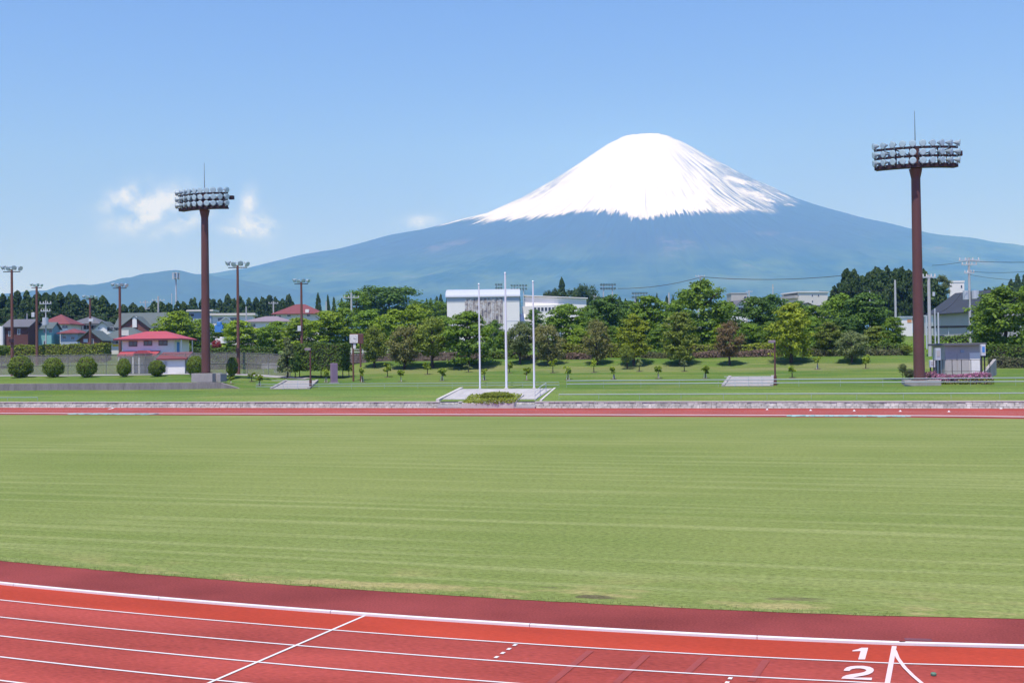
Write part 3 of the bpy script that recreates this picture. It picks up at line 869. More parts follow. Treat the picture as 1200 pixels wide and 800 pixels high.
def box_leaves(lx, ly, h, size, dens, seed, wob=.08):
    R_ = np.random.default_rng(seed); P_, N_ = [], []
    faces_ = [((lx, h), lambda a_, b_: (a_, 0 * a_, b_), (0, -1, .2)), ((lx, h), lambda a_, b_: (a_, 0 * a_ + ly, b_), (0, 1, .2)), ((lx, ly), lambda a_, b_: (a_, b_, 0 * a_ + h), (0, 0, 1)),
              ((ly, h), lambda a_, b_: (0 * a_, a_, b_), (-1, 0, .2)), ((ly, h), lambda a_, b_: (0 * a_ + lx, a_, b_), (1, 0, .2))]
    for (w_, h_), fn, nrm in faces_:
        k = int(w_ * h_ * dens); a_ = R_.uniform(0, w_, k); b_ = R_.uniform(0, h_, k)
        q = np.stack(fn(a_, b_), 1) + R_.normal(0, wob, (k, 3)); q[:, 2] = np.abs(q[:, 2])
        q[:, 2] += .10 * np.sin(q[:, 0] * 1.1 + seed) * (q[:, 2] / h); q[:, 1] += .09 * np.sin(q[:, 0] * .9 + 2 * seed)
        P_.append(q); N_.append(np.tile(nrm, (k, 1)))
    return leaf_mesh('foliage', leaf_quads(np.concatenate(P_), np.concatenate(N_).astype(float), size, seed, .5, .2))


def trunk_mesh(seed, limbs=5, r0=.035):
    R_ = random.Random(seed); mb_ = MB(); pts = [Vector((0, 0, -.03))]
    for i in range(1, 6): pts.append(Vector((R_.uniform(-.025, .025) * i * .5, R_.uniform(-.025, .025) * i * .5, i * .17)))
    mb_.path(pts, [r0 * 1.25, r0, r0 * .8, r0 * .6, r0 * .4, r0 * .2], 8)
    for i in range(limbs):
        k = R_.randint(1, 4); t_ = R_.uniform(0, 6.28); l_ = R_.uniform(.18, .32); p0 = pts[k]
        p1 = p0 + Vector((math.cos(t_) * l_ * .6, math.sin(t_) * l_ * .6, l_ * .5)); p2 = p1 + Vector((math.cos(t_ + .3) * l_ * .5, math.sin(t_ + .3) * l_ * .5, l_ * .35))
        mb_.path([p0, p1, p2], [r0 * .55, r0 * .35, r0 * .15], 6)
    return mb_.mesh('trunk', MT['bark'])


CR = {'layered': [crown_layered(s) for s in (11, 12, 13, 14, 15)], 'round': [crown_round(s) for s in (21, 22, 23, 24)], 'cone': [crown_cone(s) for s in (31, 32, 33, 34)],
      'bush': [crown_bush(s) for s in (41, 42, 43)], 'vase': [crown_vase(s) for s in (51, 52, 53, 54)]}
TR = [trunk_mesh(s) for s in (1, 2, 3)]; TRS = trunk_mesh(9, 0, .02)
cnt = [0]


def tree(name, label, cat, px, v, py_top, py_low, w_px, kind, leaf, group=None, p=None, depth_scale=1.0, tr=None):
    cnt[0] += 1; i = cnt[0]
    p = p or on_ground(px, v); h = top_h(p, py_top); zl = top_h(p, py_low) if py_low else h * .2
    zl = max(.02 * h, zl); w_ = wpx(p, w_px)
    t_ = T(name, label, cat, p, (i * 2.39) % 6.28, group)
    ms_ = CR[kind]; obj('crown', ms_[i % len(ms_)], t_, (0, 0, zl), None, (w_, w_ * depth_scale, h - zl), LF[leaf])
    tw = min(w_, h * .9)
    obj('trunk', (tr or TR[i % 3]), t_, (0, 0, 0), None, (tw, tw, h * .95))
    return t_


# flower planter planting
cme2 = crown_bush(77, 1800, .06)
obj('ground_plants', box_leaves(hw0 * 2 - .1, 2.6, .22, .12, 150, 4, .05), pb, (-hw0 + .1, .05, .48), (.265, 0, 0), None, LF['hedge'])
obj('clipped_mound', CR['bush'][0], pb, (.4, 1.7, .85), None, (wpx(Vector((-33, 109, 0)), 40), 2.2, .75), LF['hedge'])

# flagpoles
for px, pt_, rr, lab in [(562.5, 334, .075, 'white flagpole on the left of the paved terrace'), (593.5, 321, .105, 'tallest and thickest white flagpole in the middle of the terrace'), (626, 331, .085, 'white flagpole on the right of the paved terrace')]:
    p = on_ground(px, 114.4); p.z += .04; h = top_h(p, pt_); t_ = T('flagpole', lab, 'flagpole', p, 0, 'flagpoles on the terrace')
    MB().tube((0, 0, 0), (0, 0, h), rr * 1.15, rr * .75, 12).build('pole', MT['pole'], t_, None, True)
    MB().tube((0, 0, 0), (0, 0, .18), rr * 2.2, rr * 1.6, 12).build('base', MT['coping'], t_)
    MB().tube((0, 0, h), (0, 0, h + .1), .06, .11, 10).tube((0, 0, h + .1), (0, 0, h + .2), .11, .03, 10).build('finial', MT['pole'], t_)
    MB().tube((rr * 1.5, -.02, .9), (rr * .95, -.02, h - .1), .012, .012, 5).build('halyard', MT['white'], t_)

# pipe rails
def pipe_rail(label, pxa, pxb, v, zs, post_every, r_, rp=.025, lift=None, py=450):
    a_, b_ = up(pxa, v, py), up(pxb, v, py); t_ = T('pipe_rail', label, 'railing', (0, 0, 0))
    k = max(1, int(round((b_ - a_) / post_every))); P_ = [(a_ + (b_ - a_) * i / k) for i in range(k + 1)]
    zt = [terr(x, v) if lift is None else lift for x in P_]
    zs_ = [float(np.mean(zt[max(0, i - 3):i + 4])) for i in range(len(zt))]
    for z_ in zs:
        mb = MB(); mb.path([Vector((x, v, q + z_)) for x, q in zip(P_, zs_)], [r_] * len(P_), 6); mb.build('rail', MT['rail'], t_)
    for x, q, zz in zip(P_, zs_, zt):
        MB().tube((x, v, zz - .1), (x, v, q + max(zs)), rp, rp, 6).build('post', MT['rail'], t_)
    return t_
pipe_rail('single low pipe rail along the top of the stone wall, right of the terrace', 655, 1290, 109.6, [.52], 4.0, .045, .014, None, 463)
pipe_rail('single low pipe rail along the top of the stone wall at far left', -60, 44, 109.6, [.40], 4.0, .035, .022, None, 466)
pipe_rail('two bar pale railing across the lawn right of the flagpoles', 664, 1300, 115.9, [.40, .74], 4.0, .045, .012, None, 446)
pipe_rail('thin railing across the lawn between the left ramp and the flagpoles', 300, 655, 115.9, [.58, .31], 4.0, .028, .012, None, 448)
# stage handrail
hr = T('handrail', 'short steel handrail beside the right hand terrace steps', 'railing', (0, 0, 0))
pts = [(up(627, 109.3), 109.3), (up(633, 111.2, 463), 111.2), (up(640, 113., 460), 113.0)]
for zz in (.45, .9):
    MB().path([Vector((x, y, terr(x, y) + zz)) for x, y in pts], [.03] * 3, 6).build('rail', MT['galv'], hr)
for x, y in pts: MB().tube((x, y, terr(x, y) - .05), (x, y, terr(x, y) + .9), .03, .03, 6).build('post', MT['galv'], hr)

# concrete ramps
def ramp(label, c4, rails):
    t_ = T('concrete_ramp', label, 'ramp', (0, 0, 0), 0, 'pale concrete ramps on the bank')
    (a0, va), (a1, _), (b1, vb), (b0, _) = c4
    K = 5
    for j in range(K):
        f0, f1 = j / K + .004, (j + 1) / K - .004
        q = lambda s_, f: (s_[0] + (s_[1] - s_[0]) * f, va + (vb - va) * f)
        (l0, y0), (l1, y1), (r0, _), (r1, _) = q((a0, b0), f0), q((a0, b0), f1), q((a1, b1), f0), q((a1, b1), f1)
        zf = lambda x, y: terr(x, y) + .07
        zz0 = max(zf(l0, y0), zf(r0, y0), zf((l0 + r0) / 2, y0)); zz1 = max(zf(l1, y1), zf(r1, y1), zf((l1 + r1) / 2, y1))
        MB().slab([(l0, y0, zz0), (r0, y0, zz0), (r1, y1, zz1), (l1, y1, zz1)], .4).build('ramp_slab', MT['conc'], t_)
        if j == 0: zs0 = zz0
        zs1 = zz1
    for s0, s1 in ((a0, b0), (a1, b1)):
        mb = MB(); w_ = .3
        mb.add([(s0 - w_, va, zs0 - .5), (s0 + .02, va, zs0 - .5), (s1 + .02, vb, zs1 - .5), (s1 - w_, vb, zs1 - .5), (s0 - w_, va, zs0 + .1), (s0 + .02, va, zs0 + .1), (s1 + .02, vb, zs1 + .1), (s1 - w_, vb, zs1 + .1)],
               [(0, 3, 2, 1), (4, 5, 6, 7), (0, 1, 5, 4), (1, 2, 6, 5), (2, 3, 7, 6), (3, 0, 4, 7)])
        mb.build('side_kerb', MT['conc'], t_)
    for k in range(rails):
        x = a0 + (a1 - a0) * (k + .8) / (rails + .6); MB().tube((x, va - .1, terr(x, va) - .1), (x, va - .1, zs0 + .9), .025, .025, 6).build('rail_post', MT['galv'], t_)
    MB().tube((a0, va - .1, zs0 + .9), (a1, va - .1, zs0 + .9), .025, .025, 6).build('rail', MT['galv'], t_)
ramp('concrete ramp on the bank at left, below the dark hedge', [(up(319, 116.3, 457), 116.3), (up(363, 116.3, 457), 116.3), (up(373, 127, 443), 127), (up(337, 127, 443), 127)], 2)
ramp('concrete ramp on the bank between flagpoles and the right tower', [(up(849, 116.8, 455), 116.8), (up(906, 116.8, 455), 116.8), (up(907, 129.5, 440), 129.5), (up(857, 129.5, 440), 129.5)], 3)

# left concrete retaining wall
rw = T('retaining_wall', 'grey streaked concrete retaining wall below the round bushes', 'wall', (0, 117.7, 0))
x = -170.0; xe = up(258, 117.7, 452)
while x < xe - .5:
    x1 = min(x + 4.2, xe)
    mb = MB(); mb.bev(x + .012, random.uniform(0, .02), 1.2, x1 - .012, .6, 2.56, .02); mb.build('wall_panel', MT['concrete_dark'], rw); x = x1
x1 = up(275, 117.7, 455)
mb = MB(); mb.slab([(xe + .02, .0, 2.5), (xe + .02, 0, 1.0), (x1 + .9, 0, 1.0), (x1 + .9, 0, 1.75)], .5, (0, 1, 0)); mb.build('wall_panel', MT['concrete_dark'], rw)

# pavement strip behind bushes along fence at left
g = MB(); uf = [(-160 + i * 4) for i in range(24)]
for q in uf: g.v += [(q, 129.4, terr(q, 129.4) + .05), (q, 131.6, terr(q, 131.6) + .05)]
g.f = [(2 * i, 2 * i + 2, 2 * i + 3, 2 * i + 1) for i in range(len(uf) - 1)]
struct('footpath', g, MT['path'])

# ------------------------------------------------------------------ floodlight towers
def lamp_meshes():
    b_ = MB(); b_.tube((0, .20, 0), (0, -.06, 0), .10, .20, 12); b_.tube((0, -.06, 0), (0, -.13, 0), .20, .245, 12); b_.tube((0, .30, 0), (0, .20, 0), .06, .08, 8); b_.box(-.03, .0, -.30, .03, .08, -.16)
    l_ = MB(); l_.tube((0, -.131, 0), (0, -.15, 0), .225, .19, 12)
    return b_.mesh('lamp', MT['lampbody']), l_.mesh('lens', MT['lens'])
LB, LL = lamp_meshes()


def tower(label, px, v, py_base, pole_py, head_py, head_half, rod_py, rot, base_block):
    p = on_ground(px, v); p.z = PV(px, py_base, v).z
    t_ = T('floodlight_tower', label, 'floodlight tower', p, YAW + rot, 'tall floodlight towers beyond the track')
    hp = top_h(p, pole_py); hh = top_h(p, head_py); hr_ = top_h(p, rod_py)
    MB().path([Vector((0, 0, -.3)), Vector((0, 0, hp * .5)), Vector((0, 0, hp)), Vector((0, 0, hh))], [.53, .47, .42, .36], 20).build('pole', MT['brown'], t_, None, True)
    MB().tube((0, 0, hp - .9), (0, 0, hp - .02), .43, .62, 20).build('pole_collar', MT['brown'], t_, None, True)
    MB().tube((0, 0, hh - .1), (0, 0, hr_), .045, .015, 6).build('lightning_rod', MT['darksteel'], t_)
    R0 = head_half * 2.3; half = math.asin(head_half / R0)
    arc = lambda a_, rr: Vector((rr * math.sin(a_), R0 - head_half * .32 - rr * math.cos(a_), 0))
    rows = [hp + .25 + (hh - hp - .25) * q for q in (0, .42, .86)]
    K = 14
    for zr in rows:
        mb = MB()
        for i in range(K):
            a0, a1 = -half + 2 * half * i / K, -half + 2 * half * (i + 1) / K
            o0, o1, i0_, i1_ = arc(a0, R0), arc(a1, R0), arc(a0, R0 - .14), arc(a1, R0 - .14)
            dz = Vector((0, 0, .11)); zz = Vector((0, 0, zr))
            mb.add([q + zz for q in (o0 - dz, o1 - dz, i1_ - dz, i0_ - dz, o0 + dz, o1 + dz, i1_ + dz, i0_ + dz)], [(0, 3, 2, 1), (4, 5, 6, 7), (0, 1, 5, 4), (1, 2, 6, 5), (2, 3, 7, 6), (3, 0, 4, 7)])
        mb.build('rack_beam', MT['darksteel'], t_)
    mb = MB()
    for i in range(K):
        a0, a1 = -half + 2 * half * i / K, -half + 2 * half * (i + 1) / K
        mb.slab([arc(a0, R0) + Vector((0, 0, rows[0] - .12)), arc(a1, R0) + Vector((0, 0, rows[0] - .12)), arc(a1, R0 - .75) + Vector((0, 0, rows[0] - .12)), arc(a0, R0 - .75) + Vector((0, 0, rows[0] - .12))], .16)
    mb.build('walkway_deck', MT['darksteel'], t_)
    for i in range(6):
        a0 = -half + 2 * half * (i + .5) / 6; q = arc(a0, R0 - .22)
        MB().box(q.x - .05, q.y - .05, rows[0] - .1, q.x + .05, q.y + .05, rows[2] + .08).build('rack_post', MT['darksteel'], t_)
        q2 = arc(a0, R0 - 1.0); MB().box(q2.x - .035, q2.y - .035, rows[0] - .1, q2.x + .035, q2.y + .035, rows[1] + .5).build('rack_post', MT['darksteel'], t_)
        MB().tube(q + Vector((0, 0, rows[2] - .1)), Vector((0, 0, rows[1])), .05, .05, 6).build('brace', MT['darksteel'], t_)
    for ri, zr in enumerate(rows):
        for i in range(10):
            a0 = -half + 2 * half * (i + .5) / 10 * 1.0; a0 *= 1.06
            q = arc(a0, R0 + .26); fan = a0 * 3.0
            lm = obj('lamp', LB, t_, (q.x, q.y, zr + .34), (math.radians(8), 0, fan), (1.38,) * 3); obj('lens', LL, lm)
        if ri < 2:
            for i in range(8):
                a0 = -half + 2 * half * (i + .5) / 8; q = arc(a0, R0 - .55)
                MB().bev(q.x - .28, q.y - .2, zr + .1, q.x + .28, q.y + .2, zr + .48, .04).build('ballast_box', MT['lampbody'], t_)
    q = arc(half * (1.02 if rot else -1.06), R0 - .5); q.x += .35 if rot else -.1
    MB().box(q.x - .25, q.y - .2, rows[1] + .05, q.x + .25, q.y + .2, rows[1] + .5).build('end_bracket', MT['darksteel'], t_)
    if base_block:
        MB().bev(-1.35, -1.0, -1.05, 1.55, 1.0, -.02, .02).build('base_block', MT['conc'], t_)
        MB().bev(1.56, -.3, -1.05, 2.2, 1.0, -.08, .02).build('base_block', MT['conc'], t_)
    else:
        MB().bev(-1.5, -1.2, -.5, 1.8, 1.2, .06, .03).build('base_slab', MT['conc'], t_)
    MB().tube((0, 0, -.02), (0, 0, .08), .75, .75, 16).build('base_flange', MT['darksteel'], t_)
tower('tall brown floodlight tower at left on a grey concrete block', 241.5, 119.6, 437, 246, 226, 3.45, 191, -.34, True)
tower('tall brown floodlight tower at right above pink azaleas', 1077.5, 117.5, 446, 198, 172, 3.85, 130, -.2, False)

# ------------------------------------------------------------------ masts, poles and wires
def mast(label, px, v, pt_, w_, arms=4, spread=None, boxes=(), m_='rustbrown'):
    p = on_ground(px, v); h = top_h(p, pt_); r_ = wpx(p, w_) / 2; sp = wpx(p, spread or 20) / 2
    t_ = T('floodlight_mast', label, 'floodlight mast', p, YAW, 'court floodlight masts')
    MB().tube((0, 0, -.2), (0, 0, h * .98), r_ * 1.1, r_ * .75, 10).build('pole', MT[m_], t_, None, True)
    MB().tube((-sp, 0, h * .965), (sp, 0, h * .965), .06, .06, 6).build('crossarm', MT['darksteel'], t_)
    MB().tube((-sp * .6, .2, h * .985), (sp * .6, -.2, h * .985), .05, .05, 6).build('crossarm', MT['darksteel'], t_)
    s_ = sp * .30 / .245
    for i in range(arms):
        x = -sp + 2 * sp * i / (arms - 1); lm = obj('lamp', LB, t_, (x, -.15, h + .1 - .12 * (i % 2)), (math.radians(30), 0, (x / sp) * 1.0), (max(1, s_),) * 3); obj('lens', LL, lm)
    for fz, dx_, bw, bh, bm in boxes:
        MB().bev(dx_ - bw / 2, -r_ - .25, h * fz, dx_ + bw / 2, -r_ * .5, h * fz + bh, .03).build('junction_box', MT[bm], t_)
mast('brown floodlight mast at far left beside the round bush', 14.5, 130.5, 314, 3.6, 4, 20, ((.31, .0, .5, .5, 'darksteel'),))
mast('brown floodlight mast in front of the mint green house', 43.5, 170, 334, 3.4, 4, 12, ((.60, -.5, .5, .8, 'frame'),))
mast('short brown floodlight mast by the small brown gabled house', 106, 172, 348, 3.0, 4, 14, ((.62, .3, .8, .5, 'frame'),))
mast('brown floodlight mast at the left end of the red roofed clubhouse', 141, 143, 334, 3.6, 4, 16)
mast('brown floodlight mast right of the left tower, in the court fence', 279.5, 131, 309, 3.6, 4, 22, ((.20, 0, .5, .6, 'darksteel'),))
mast('brown floodlight mast behind the dark clipped hedge', 354, 160, 329, 3.2, 4, 16, ((.44, -.3, .5, .8, 'frame'),))


def upole(label, px, depth, pt_, w_, arms, extra=None, m_='greypole', py_base=None):
    p = P(px, 420, depth); p.z = terr(p.x, p.y) - .2; h = top_h(p, pt_); r_ = max(.06, wpx(p, w_) / 2)
    t_ = T('utility_pole', label, 'utility pole', p, YAW, 'utility poles behind the park')
    MB().tube((0, 0, 0), (0, 0, h), r_ * 1.1, r_ * .85, 10).build('pole', MT[m_], t_, None, True)
    for dz, half in arms:
        MB().box(-half, -.18, h - dz - .07, half, -.06, h - dz + .07).build('crossarm', MT['galv'], t_)
        for k in (-.9, -.35, .35, .9): MB().tube((half * k, -.12, h - dz + .07), (half * k, -.12, h - dz + .42), .09, .06, 6).build('insulator', MT['white'], t_)
    for dz, dx_, rr, hh in (extra or []):
        MB().tube((dx_, -.2, h - dz), (dx_, -.2, h - dz + hh), rr, rr, 10).build('transformer', MT['galv'], t_)
    return p, h
upole('grey utility pole with transformer before the red hip roofed house', 54, 215, 352, 1.6, ((.6, 1.1), (2.0, .9)), ((4.6, 0, .55, 1.4),))
upole('slim grey pole behind the brown house', 32, 240, 367, 1.2, ())
upole('left one of two grey poles above the grey green roofs', 171, 330, 352, 1.8, ((.6, 1.6), (2.4, 1.2)))
upole('right one of two grey poles above the grey green roofs', 186, 320, 347, 2.2, ((1.2, 1.8),))
upole('grey pole left of the red hip roofed house on the wooded rise', 321, 330, 353, 1.8, ((.6, 1.4),))
upole('grey pole behind the clock post trees', 412.5, 235, 343, 2.3, ((1.0, 1.6),))
upole('thin grey pole near the clock trees, left of the taller one', 383, 300, 353, 1.8, ())
upole('thin grey pole over the pale low roofs', 289, 300, 359, 1.6, ())
upole('plain concrete pole among dark cedars left of the right tower', 1050.5, 235, 328, 2.6, ())
upole('pale pole showing through the deep green trees', 1020.5, 190, 341, 1.6, ())
upole('grey pole with conduits immediately right of the right tower', 1090, 140, 322, 4.0, ((.3, .8),), ((2.6, .5, .16, .5), (8.8, 1.0, .10, 4.2), (9.0, -.45, .09, 4.0), (8.5, .6, .08, 4.4)))
p, h = upole('grey utility pole with transformers behind the concrete pump house', 1137.5, 165, 302, 3.0, ((.4, 1.5), (1.0, 1.1), (2.2, .7)), ((6.0, -.6, .42, 1.3), (5.9, .75, .5, 1.2)))
upole('thin grey pole right of the tall broadleaf tree', 879, 420, 340, 2.0, ((.6, 1.2),))
upole('thin mast on the horizon left of the apartment block', 907, 600, 333, 1.4, ((2, .5),))
upole('grey pole behind the yellow green tree', 785, 300, 343, 2.0, ())
upole('short grey pole right of the white hall', 697, 420, 346, 2.0, ((.5, 1.0),))
# telecom mast
p = P(207, 420, 420); p.z = terr(p.x, p.y); h = top_h(p, 319); t_ = T('telecom_mast', 'slim grey telecom mast rising above the cedars at left', 'telecom mast', p, YAW)
MB().tube((0, 0, 0), (0, 0, h), .42, .30, 10).build('pole', MT['galv'], t_)
for z_ in (.4, 2.2): MB().tube((0, 0, h - z_), (0, 0, h - z_ + .18), 1.2, 1.2, 12).build('platform', MT['galv'], t_)
for i in range(6):
    a_ = i * 1.047; MB().bev(1.2 * math.cos(a_) - .16, 1.2 * math.sin(a_) - .16, h - 2.6, 1.2 * math.cos(a_) + .16, 1.2 * math.sin(a_) + .16, h - .2, .03).build('antenna', MT['galv'], t_)
MB().tube((-1.6, 0, 0), (-1.6, 0, h * .72), .16, .16, 8).build('side_pole', MT['galv'], t_)


def gantry(label, x0, x1, pt_, depth, n_):
    p = P((x0 + x1) / 2, 420, depth); p.z = terr(p.x, p.y); h = top_h(p, pt_); w_ = wpx(p, x1 - x0)
    t_ = T('floodlight_gantry', label, 'floodlights', p, YAW, 'distant floodlight gantries')
    for s_ in (-.28, .28): MB().tube((w_ * s_, 0, 0), (w_ * s_, 0, h), .3, .24, 8).build('post', MT['galv'], t_)
    for z_ in (.5, 1.9): MB().box(-w_ / 2, -.1, h - z_ - .12, w_ / 2, .1, h - z_ + .12).build('beam', MT['galv'], t_)
    for i in range(n_):
        x = -w_ / 2 + w_ * (i + .5) / n_
        for z_ in (.1, 1.5): obj('lamp', LB, t_, (x, -.3, h - z_), (math.radians(25), 0, 0), (2, 2, 2))
gantry('distant gantry of floodlights right of the white hall', 704, 723, 333, 430, 6)
gantry('distant lower gantry of floodlights above the green trees', 741, 760, 343, 430, 6)
gantry('distant floodlights partly behind the tallest broadleaf tree', 809, 822, 331, 430, 4)
gantry('distant floodlights over the left end of the white hall roof', 581, 590, 333, 480, 3)
gantry('distant gantry of floodlights over the white hall roof', 599, 619, 334, 480, 6)
upole('pole top with small floodlights carrying the long cable over the trees', 822, 330, 323, 1.8, ((.2, 1.4),))


def wire(label, pts, depth, r_=.06, sag=0.0):
    mb = MB(); W_ = []
    for (a_, b_) in zip(pts, pts[1:]):
        p_, q_ = P(*a_, depth), P(*b_, depth)
        for i in range(9):
            f_ = i / 8; s_ = p_.lerp(q_, f_); s_.z -= sag * 4 * f_ * (1 - f_)
            W_.append(s_)
    W_ = [w_ for i, w_ in enumerate(W_) if i == 0 or (w_ - W_[i - 1]).length > 1e-4]
    mb.path(W_, [r_] * len(W_), 5); tag(mb.build('power_cable', MT['black']), label, 'cable', 'overhead cables')
wire('long dark cable sagging over the tall tree toward the right cedars', [(724, 338), (822, 324.5), (986, 323)], 330, .085, .9)
wire('dark cable from the transformer pole to the right edge', [(1137, 306), (1215, 307)], 165, .035, .1)
wire('dark cable from the transformer pole to the conduit pole', [(1092, 311), (1133, 306)], 163, .03, .1)
wire('thin cable above the cedars at right', [(1137, 318), (1220, 316)], 165, .025, .3)
wire('thin cable at lower right of the transformer pole', [(1137, 322), (1220, 328)], 165, .025, .3)
wire('pair of slack cables dropping from the transformer pole', [(1126, 344), (1098, 367)], 163, .03, .5)
wire('thin cable through the cedars left of the right tower', [(960, 341), (1050, 338), (1090, 334)], 238, .04, .4)
wire('thin cable crossing before the far left cedars', [(-10, 372), (54, 366), (130, 371), (190, 365)], 300, .04, .4)

# lamp posts, clock, monument
for px, v, pt_, lab in [(364, 117.6, 409, 'brown lamp post with flat head beside the left ramp'), (908.5, 118.0, 400, 'brown lamp post with flat head beside the right ramp')]:
    p = on_ground(px, v); h = top_h(p, pt_); t_ = T('lamp_post', lab, 'lamp post', p, YAW, 'lamp posts by the ramps')
    MB().tube((0, 0, -.1), (0, 0, h), .10, .08, 10).build('post', MT['brown'], t_, None, True)
    MB().tube((0, 0, -.1), (0, 0, h * .22), .16, .15, 10).build('post_base', MT['brown'], t_)
    MB().tube((0, 0, h - .12), (-.25, 0, h - .05), .05, .05, 6).build('arm', MT['brown'], t_)
    MB().bev(-.62, -.16, h - .12, .06, .16, h + .12, .05).build('lamp_head', MT['roof_purple'], t_)
    MB().box(-.55, -.13, h - .15, -.1, .13, h - .118).build('diffuser', MT['lens'], t_)
p = on_ground(418.5, 128); h = top_h(p, 391.5); w_ = wpx(p, 1)
t_ = T('clock_post', 'square white faced clock on two brown posts on the lawn', 'clock', p, YAW)
for x in (-.45, .45): MB().tube((x, 0, -.1), (x, 0, h), .11, .10, 8).build('post', MT['rustbrown'], t_)
MB().bev(-.78, -.22, h - 1.15, .82, .22, h + .06, .03).build('frame', MT['brown'], t_)
cf = MB(); cf.bev(-.82, -.30, h - 1.06, .18, -.2, h - .06, .02); cf = cf.build('clock_face', MT['white'], t_)
q = Vector((-.32, -.312, h - .56))
for a_ in range(12):
    s_, c_ = math.sin(a_ * math.pi / 6), math.cos(a_ * math.pi / 6); MB().tube(q + Vector((s_ * .36, 0, c_ * .36)), q + Vector((s_ * .42, 0, c_ * .42)), .016, .016, 4).build('hour_mark', MT['black'], cf)
for a_, l_ in ((.3, .2), (1.6, .32)): MB().tube(q, q + Vector((math.sin(a_) * l_, -.01, math.cos(a_) * l_)), .018, .012, 4).build('hand', MT['black'], cf)
MB().box(-.40, -.2, h - 1.75, -.1, -.1, h - 1.16).build('lower_plate', MT['white'], t_)
p = on_ground(391.5, 125); h = top_h(p, 425.5); w_ = wpx(p, 8.0)
t_ = T('stone_monument', 'plain purple stone pillar standing on the lawn left of the clock', 'monument', p, YAW + .5)
MB().bev(-w_ * .42, -w_ * .42, 0, w_ * .42, w_ * .42, h, .04).build('pillar', MT['purple'], t_)
MB().bev(-w_ * .6, -w_ * .6, -.15, w_ * .6, w_ * .6, .08, .02).build('plinth', MT['conc'], t_)

# ------------------------------------------------------------------ court fence
net = bpy.data.materials.new('windbreak_net'); net.use_nodes = True
nt = net.node_tree; b = nt.nodes['Principled BSDF']; b.inputs['Base Color'].default_value = (.27, .25, .22, 1); b.inputs['Roughness'].default_value = .9
tn = nt.nodes.new('ShaderNodeBsdfTransparent'); mx = nt.nodes.new('ShaderNodeMixShader')
nq = nt.nodes.new('ShaderNodeTexNoise'); nq.inputs['Scale'].default_value = .5; mr = nt.nodes.new('ShaderNodeMapRange')
mr.inputs['From Min'].default_value = .35; mr.inputs['From Max'].default_value = .65; mr.inputs['To Min'].default_value = .24; mr.inputs['To Max'].default_value = .46
nt.links.new(nt.nodes.new('ShaderNodeTexCoord').outputs['Object'], nq.inputs['Vector']); nt.links.new(nq.outputs['Fac'], mr.inputs['Value']); nt.links.new(mr.outputs[0], mx.inputs[0])
nt.links.new(tn.outputs[0], mx.inputs[1]); nt.links.new(b.outputs[0], mx.inputs[2]); nt.links.new(mx.outputs[0], nt.nodes['Material Output'].inputs['Surface'])
fe = T('court_fence', 'tall grey net fence of the ball courts behind the round bushes', 'fence', (0, 132.2, 0))
ua, ub = -158.0, up(340, 132.2, 430); kk = int((ub - ua) / 3.0)
FHT = 2.75
MT['fencepost'] = mat('fence_post_grey', (.20, .20, .19), .6, .1)
pm = MB().tube((0, 0, -.1), (0, 0, FHT), .045, .045, 6).mesh('post', MT['fencepost']); 
for i in range(kk + 1):
    x = ua + (ub - ua) * i / kk; z_ = 3.42 if x < -80 else terr(x, 132.2)
    obj('post', pm, fe, (x, 0, z_))
    if i < kk:
        x1 = ua + (ub - ua) * (i + 1) / kk; z1 = 3.42 if x1 < -80 else terr(x1, 132.2)
        mb = MB(); mb.slab([(x + .05, .02, z_ + .08), (x1 - .05, .02, z1 + .08), (x1 - .05, .02, z1 + FHT - .06), (x + .05, .02, z_ + FHT - .06)], .01, (0, 1, 0)); mb.build('net_panel', net, fe)
        for zz in (.05, 1.35, FHT): MB().tube((x, 0, z_ + zz), (x1, 0, z1 + zz), .025, .025, 5).build('rail', MT['fencepost'], fe)
# benches behind fence at right part of the court
for px, lab in ((315, 'left'), (331, 'right')):
    p = on_ground(px, 140); t_ = T('court_backboard', 'dim grey board frame behind the court fence, the %s one of two' % lab, 'board', p, YAW)
    MB().box(-1.0, 0, .55, 1.0, .12, 1.3).build('board', MT['wall_grey'], t_)
    for x in (-.8, .8): MB().box(x - .05, .12, -.2, x + .05, .22, 1.3).build('leg', MT['frame'], t_)

# ------------------------------------------------------------------ buildings
def window(root, x0, z0, x1, z1, y=0.0, fm='frame', pm_='glass', name='window'):
    f_ = MB(); b_ = .07
    f_.box(x0, y - .05, z0, x0 + b_, y - .003, z1).box(x1 - b_, y - .05, z0, x1, y - .003, z1).box(x0 + b_, y - .049, z0, x1 - b_, y - .003, z0 + b_).box(x0 + b_, y - .049, z1 - b_, x1 - b_, y - .003, z1)
    w_ = (x1 - x0)
    if w_ > 1.0: f_.box((x0 + x1) / 2 - .03, y - .048, z0 + b_, (x0 + x1) / 2 + .03, y - .003, z1 - b_)
    o_ = f_.build(name, MT[fm], root); MB().box(x0 + b_, y - .03, z0 + b_, x1 - b_, y - .004, z1 - b_).build('pane', MT[pm_], o_)
    return o_


